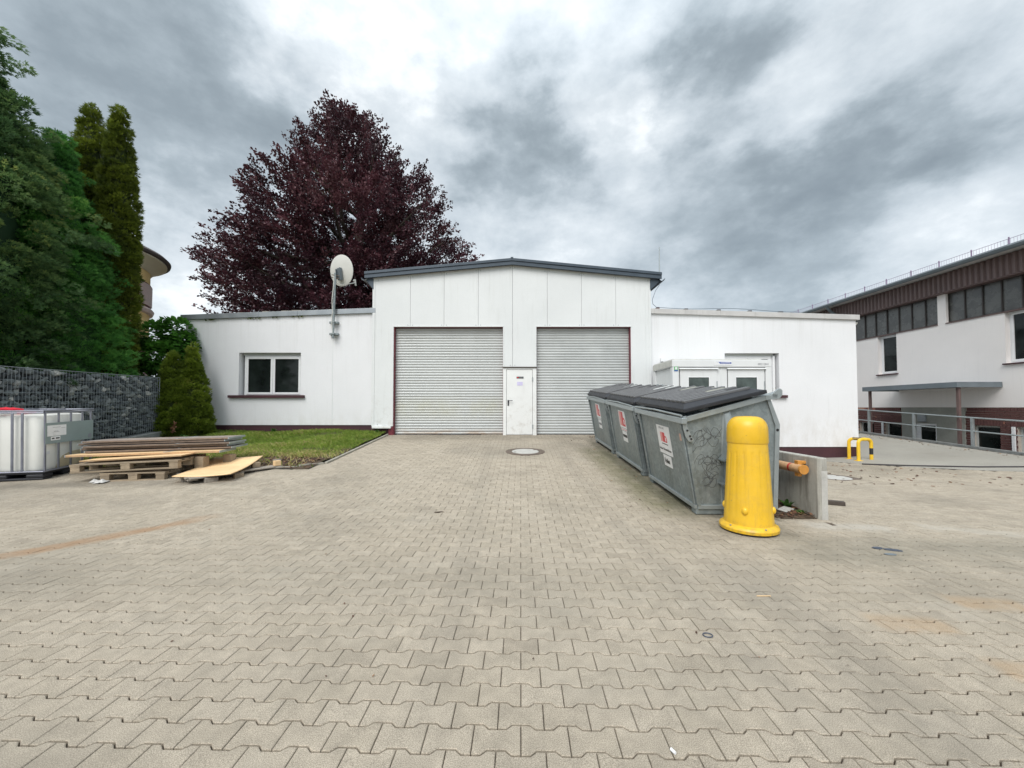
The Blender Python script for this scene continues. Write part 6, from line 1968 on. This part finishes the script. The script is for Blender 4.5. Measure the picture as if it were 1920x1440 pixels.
part('house_wall', MB().box(hc.x - 9, hc.x - 2.6, hc.y - 1, hc.y + 3, 0, 6.9), 'house_yellow', house)
part('house_roof', MB().prism([(hc.y - 1.4, 6.9), (hc.y + 3.2, 6.9), (hc.y + 1, 8.6)], 'x', hc.x - 9.3, hc.x - 2.7), 'roof_tile', house)

# ================================================================== RIGHT BUILDING
XW = 15.0
rb_ = thing('long_industrial_building', 'long white building with brown corrugated fascia, strip windows and brick base on the right', 'building', (XW, 14, 1.37))
def wallx(name, y0, y1, z0, z1, m_, holes=(), x0=XW, th=.3, parent=rb_):
    ys = sorted({y0, y1, *[h[0] for h in holes], *[h[1] for h in holes]})
    mb = MB()
    for a, b in zip(ys[:-1], ys[1:]):
        z = z0
        for h in sorted([h for h in holes if h[0] <= a + 1e-6 and h[1] >= b - 1e-6], key=lambda h: h[2]):
            if h[2] > z + 1e-4:
                mb.box(x0, x0 + th, a, b, z, h[2])
            z = h[3]
        if z1 > z + 1e-4:
            mb.box(x0, x0 + th, a, b, z, z1)
    return part(name, mb, m_, parent)
YE0, YE1 = 6.2, 34.0
BZ0, BZ1 = 2.92 + EYE, 3.98 + EYE
bands = [(13.45, 19.2), (7.4, 13.19), (19.5, 25.3)]
W1 = (14.92, 15.68, 1.34 + EYE, 2.90 + EYE)
W2 = (10.60, 11.62, 1.34 + EYE, 2.90 + EYE)
wallx('upper_wall', YE0, YE1, EYE + .002, BZ1 + .05, 'render_warm', [(a, b, BZ0, BZ1) for a, b in bands] + [W1, W2])
part('end_wall', MB().box(XW + .3, XW + 12, YE0, YE0 + .3, -1.3, 5.5), 'render_warm', rb_)
# strip windows
for (a, b) in bands:
    n_ = max(1, round((b - a) / .485))
    fm = MB().box(XW + .10, XW + .16, a, b, BZ0, BZ0 + .04).box(XW + .10, XW + .16, a, b, BZ1 - .06, BZ1)
    sw_ = part('strip_window', fm, 'dark_frame', rb_)
    part('sill_trim', MB().box(XW - .03, XW + .1, a, b, BZ0 - .035, BZ0 - .002), 'post_brown', sw_)
    for k in range(n_ + 1):
        y_ = a + (b - a) * k / n_
        part('mullion', MB().box(XW + .085, XW + .165, max(a, y_ - .016), min(b, y_ + .016), BZ0 + .04, BZ1 - .06), 'dark_frame', sw_)
        if k < n_:
            j_ = random.uniform(-.004, .004)
            o = part('pane', MB().box(XW + .12 + j_, XW + .13 + j_, y_ + .017, a + (b - a) * (k + 1) / n_ - .017, BZ0 + .041, BZ1 - .061), 'glass_old', sw_)
def xwindow(y0, y1, z0, z1, parent=rb_):
    x = XW + .14
    f_ = MB()
    fw = .06
    f_.box(x, x + .07, y0, y0 + fw, z0, z1).box(x, x + .07, y1 - fw, y1, z0, z1).box(x, x + .07, y0 + fw, y1 - fw, z0, z0 + fw).box(x, x + .07, y0 + fw, y1 - fw, z1 - fw, z1)
    wn = part('window', f_, 'pvc', parent, bevel=.004)
    s_ = .055
    a, b, c_, d_ = y0 + fw - .01, y1 - fw + .01, z0 + fw - .01, z1 - fw + .01
    q_ = MB().box(x - .02, x + .05, a, a + s_, c_, d_).box(x - .02, x + .05, b - s_, b, c_, d_).box(x - .02, x + .05, a + s_, b - s_, c_, c_ + s_).box(x - .02, x + .05, a + s_, b - s_, d_ - s_, d_)
    part('sash', q_, 'pvc', wn, bevel=.004)
    part('pane', MB().box(x + .01, x + .02, a + s_ - .003, b - s_ + .003, c_ + s_ - .003, d_ - s_ + .003), 'glass', wn)
    part('sill', MB().box(XW - .07, x + .01, y0 - .05, y1 + .05, z0 - .045, z0 - .004), 'burgundy', wn, bevel=.006)
xwindow(*W1); xwindow(*W2)
part('room_back', MB().box(XW + 1.5, XW + 1.55, YE0 + .5, 26, -1.2, 5.3), 'dark_frame', rb_)
# corrugated fascia
vs, fs = [], []
y = YE0
k = 0
FX0 = XW - .14
prof_y = []
while y < 33.5:
    prof_y += [(y, 0), (y + .03, .05), (y + .085, .05), (y + .115, 0)]
    y += .155
za_, zb_2 = BZ1 - .02, BZ1 + .62
vs = [(FX0 - d_, y_, z_) for (y_, d_) in prof_y for z_ in (za_, zb_2)]
fs = [(2 * i, 2 * i + 1, 2 * i + 3, 2 * i + 2) for i in range(len(prof_y) - 1)]
part('corrugated_fascia', MB().add(vs, fs), 'fascia_brown', rb_)
part('fascia_foot', MB().box(FX0 - .03, XW + .1, YE0, 33.5, BZ1 - .05, BZ1 - .021), 'post_brown', rb_)
part('fascia_foot', MB().box(FX0 + .01, XW + .1, YE0, 33.5, BZ1 - .021, BZ1 + .62), 'dark_frame', rb_)
part('soffit', MB().box(XW - .55, XW + .2, YE0, 33.5, 5.99, 6.02), 'cap_pale', rb_)
# gutter
gm = MB()
GXc, GZc = XW - .60, 6.03
for k in range(8):
    a0_, a1_ = math.pi * (1 + k / 8), math.pi * (1 + (k + 1) / 8)
    c0 = (GXc + .085 * math.cos(a0_), GZc + .085 * math.sin(a0_)); c1 = (GXc + .085 * math.cos(a1_), GZc + .085 * math.sin(a1_))
    gm.add([(c0[0], YE0, c0[1]), (c1[0], YE0, c1[1]), (c1[0], 33.5, c1[1]), (c0[0], 33.5, c0[1])], [(0, 1, 2, 3)])
gm.tube([(GXc - .085, YE0, GZc), (GXc - .085, 33.5, GZc)], .012, 6)
part('gutter', gm, 'canopy_grey', rb_, smooth=True)
part('roof', MB().prism([(XW - .62, 6.05), (XW + 12, 7.0), (XW + 12, 7.05), (XW - .62, 6.1)], 'y', YE0, 33.5), 'zinc', rb_)
# snow guard grid
sg_ = MB()
gx_ = XW - .45
for z in (6.14, 6.31):
    sg_.tube([(gx_, YE0, z), (gx_, 33.5, z)], .007, 5)
y = YE0
while y < 24:
    sg_.tube([(gx_, y, 6.14), (gx_, y, 6.31)], .004, 4, False)
    y += .075
part('snow_guard', sg_, 'purple_rail', rb_, kind='stuff')
y = YE0 + .3
while y < 33:
    part('snow_guard_bracket', MB().box(gx_ - .012, gx_ + .012, y, y + .025, 6.08, 6.36), 'purple_rail', rb_)
    y += .92
dp = atx(1563, 575, XW - .3)
part('downpipe', MB().tube([(XW - .6, dp.y, 5.98), (XW - .5, dp.y, 5.80), (XW - .24, dp.y, 5.62), (XW - .24, dp.y, 3.0), (XW - .24, dp.y, -1)], .06, 10), 'canopy_grey', rb_, smooth=True)
# brick base: real bricks in front of a mortar backing, soldier courses over the openings
OT = EYE - .58
ops = [(15.95, 16.62, -.25, OT - .03), (14.82, 15.48, -.25, OT - .0), (11.83, 12.54, -1.2, OT), (10.45, 11.43, -1.2, OT), (8.9, 9.9, -1.2, OT)]
PLY = (12.72, 14.78)
drs = (13.57, 14.30)
wallx('base_wall', YE0, YE1, -1.3, EYE, 'mortar', [o_ for o_ in ops] + [(drs[0], drs[1], -1.3, .80)], x0=XW + .03)
bk = []
def brk_(y0, y1, z0, z1):
    bk.append((y0 + .005, y1 - .005, z0 + .005, z1 - .005))
def blocked(y0, y1, z0, z1):
    if y1 > PLY[0] and y0 < PLY[1]: return True
    for o_ in ops:
        if y1 > o_[0] + .01 and y0 < o_[1] - .01 and z0 < o_[3] + .245 - .01 and z1 > o_[2]: return True
    return False
y = 8.2
while y < 17.6:
    if not (y + .08 > PLY[0] and y < PLY[1]): brk_(y, y + .08, EYE - .118, EYE)
    y += .08
for o_ in ops:
    y = o_[0] - .08
    while y < o_[1] + .08:
        if not (y + .08 > PLY[0] and y < PLY[1]): brk_(y, y + .08, o_[3], o_[3] + .245)
        y += .08
z = EYE - .118
j = 0
while z > -1.2:
    y = 8.2 + (.125 if j % 2 else 0)
    while y < 17.6:
        y2 = y + .25
        # trim against openings
        segs = [(y, y2)]
        cuts = [(PLY[0], PLY[1])] + [(o_[0] - (.08 if z - .078 > o_[3] - .01 else 0), o_[1] + (.08 if z - .078 > o_[3] - .01 else 0)) for o_ in ops if z - .078 < o_[3] + .245 - .02 and z > o_[2]]
        for c0_, c1_ in cuts:
            ns = []
            for s0_, s1_ in segs:
                if s1_ <= c0_ or s0_ >= c1_: ns.append((s0_, s1_)); continue
                if s0_ < c0_ - .03: ns.append((s0_, c0_))
                if s1_ > c1_ + .03: ns.append((c1_, s1_))
            segs = ns
        for s0_, s1_ in segs: brk_(s0_, s1_, z - .078, z)
        y += .25
    z -= .078
    j += 1
vis_z = [q_ for q_ in bk if q_[3] > -.35]
vis_z.sort(key=lambda q_: -((q_[1] - q_[0]) * (q_[3] - q_[2]) / q_[0] ** 3.0) + (50 if q_[0] < 11 else 0))
ind = set(id(q_) for q_ in vis_z[:300])
unit = fast_mesh('brick', [(0, 0, 0), (.05, 0, 0), (.05, 1, 0), (0, 1, 0), (0, 0, 1), (.05, 0, 1), (.05, 1, 1), (0, 1, 1)], [4] * 6, [0, 3, 2, 1, 4, 5, 6, 7, 0, 1, 5, 4, 1, 2, 6, 5, 2, 3, 7, 6, 3, 0, 4, 7], 'brick')
MATS['brick_single'] = MATS['brick']
mb = MB(); tns = []
for q_ in bk:
    jx = random.uniform(-.003, .002)
    if id(q_) in ind:
        o = link('brick', unit, rb_)
        o.location = (jx, q_[0] - 14, q_[2] - EYE)
        o.scale = (1, q_[1] - q_[0], q_[3] - q_[2])
    else:
        mb.box(XW + jx, XW + jx + .05, q_[0], q_[1], q_[2], q_[3]); tns += [random.random()] * 8
mb.sh((XW, 14, 1.37))
link('bricks', fast_mesh('bricks', mb.v, [len(f) for f in mb.f], [i for f in mb.f for i in f], 'brick', tone=tns), rb_, 'stuff')
# plaster field round the basement door
mat('plaster_grey', (.30, .305, .275), .9, 0, .12, 3, .3, 60, .08, 80, streak=.4, streakcol=(.16, .16, .14))
wallx('plaster_field', PLY[0], PLY[1], -1.3, EYE - .004, 'plaster_grey', [(drs[0], drs[1], -1.3, .80)], x0=XW - .02, th=.05)
part('basement_door_frame', MB().box(XW + .02, XW + .08, drs[0], drs[0] + .07, -1.2, .8).box(XW + .02, XW + .08, drs[1] - .16, drs[1], -1.2, .8).box(XW + .02, XW + .08, drs[0] + .07, drs[1] - .16, .72, .8), 'pvc', rb_)
part('basement_door_pane', MB().box(XW + .05, XW + .06, drs[0] + .07, drs[1] - .16, -1.2, .72), 'glass', rb_)
for o_ in ops:
    f_ = part('basement_window', MB().box(XW + .12, XW + .18, o_[0], o_[0] + .05, o_[2], o_[3]).box(XW + .12, XW + .18, o_[1] - .05, o_[1], o_[2], o_[3]).box(XW + .12, XW + .18, o_[0] + .05, o_[1] - .05, o_[3] - .05, o_[3]), 'pvc_grey', rb_)
    part('pane', MB().box(XW + .15, XW + .16, o_[0] + .05, o_[1] - .05, o_[2], o_[3] - .05), 'glass', f_)
q_ = atx(1729, 782, XW - .05)
part('intercom_box', MB().box(XW - .10, XW - .02, q_.y - .13, q_.y + .13, q_.z - .17, q_.z + .10), 'zinc', rb_, bevel=.02)
part('white_board', MB().box(XW - .05, XW - .01, 11.45, 11.52, -1.2, OT), 'pvc', rb_)
part('white_board', MB().box(XW - .05, XW - .01, 15.5, 15.57, -.25, OT), 'pvc', rb_)
# light well
XE = 13.62
sheet('light_well_floor', [XE, XW + .03], np.arange(6, 34.1, 2.0), lambda x, y: 0 * x - 1.25, 'concrete')
kw = MB()
for y in np.arange(7.0, 33, .9):
    za2, zb3 = float(gL(13.6, y)), float(gL(13.6, y + .9))
    kw.add([(XE - .015, y, -1.3), (XE + .12, y, -1.3), (XE + .12, y + .9, -1.3), (XE - .015, y + .9, -1.3), (XE - .015, y, za2 + .06), (XE + .12, y, za2 + .06), (XE + .12, y + .9, zb3 + .06), (XE - .015, y + .9, zb3 + .06)], [(0, 3, 2, 1), (4, 5, 6, 7), (0, 1, 5, 4), (1, 2, 6, 5), (2, 3, 7, 6), (3, 0, 4, 7)])
o = part('road_kerb', kw, 'concrete_block', None, kind='structure')
# canopy over the basement stairs
cn = thing('door_canopy', 'flat grey canopy on two brown posts in front of the basement door', 'canopy', (XE, 13, 2))
c1 = at(1797, 720, 11.7)
CX0 = XE - .02
yc0, yc1 = 11.72, 14.9
zc0, zc1 = 1.99, 2.155
part('canopy_edge', MB().box(CX0, CX0 + .04, yc0, yc1, zc0, zc1).box(CX0 + .04, XW - .01, yc0, yc0 + .04, zc0, zc1).box(CX0 + .04, XW - .01, yc1 - .04, yc1, zc0, zc1), 'canopy_grey', cn, bevel=.004)
part('canopy_deck', MB().box(CX0 + .04, XW - .01, yc0 + .04, yc1 - .04, zc0 + .04, zc1 - .02), 'canopy_grey', cn)
for y_ in (11.80, 14.72):
    part('post', MB().box(CX0 + .13, CX0 + .20, y_, y_ + .07, -1.25, zc0), 'post_brown', cn)
# handrail along the road edge
hr = thing('handrail', 'galvanised two rail handrail along the sloping road edge', 'railing', (XE, 12, .3))
def ez(y): return float(gL(13.6, y)) + .06
def rl(h): return [(XE + .05, y, ez(y) + h) for y in (7.2, 8.6, 10, 12, 14, 16, 18, 24, 30)]
part('top_rail', MB().tube(rl(.84), .024, 8), 'galv_clean', hr, smooth=True)
part('middle_rail', MB().tube(rl(.44), .02, 8), 'galv_clean', hr, smooth=True)
for y_ in (8.4, 11.42, 13.08, 14.72, 16.4, 18.2, 20, 22):
    part('rail_post', MB().box(XE + .02, XE + .08, y_ - .03, y_ + .03, ez(y_) - .3, ez(y_) + .84), 'galv_clean', hr)
litter('fallen_leaves', 240, (12.9, 13.58), (8.5, 16), 'leaf_litter', .02, .07, lambda x, y: gL(x, y) + .002)
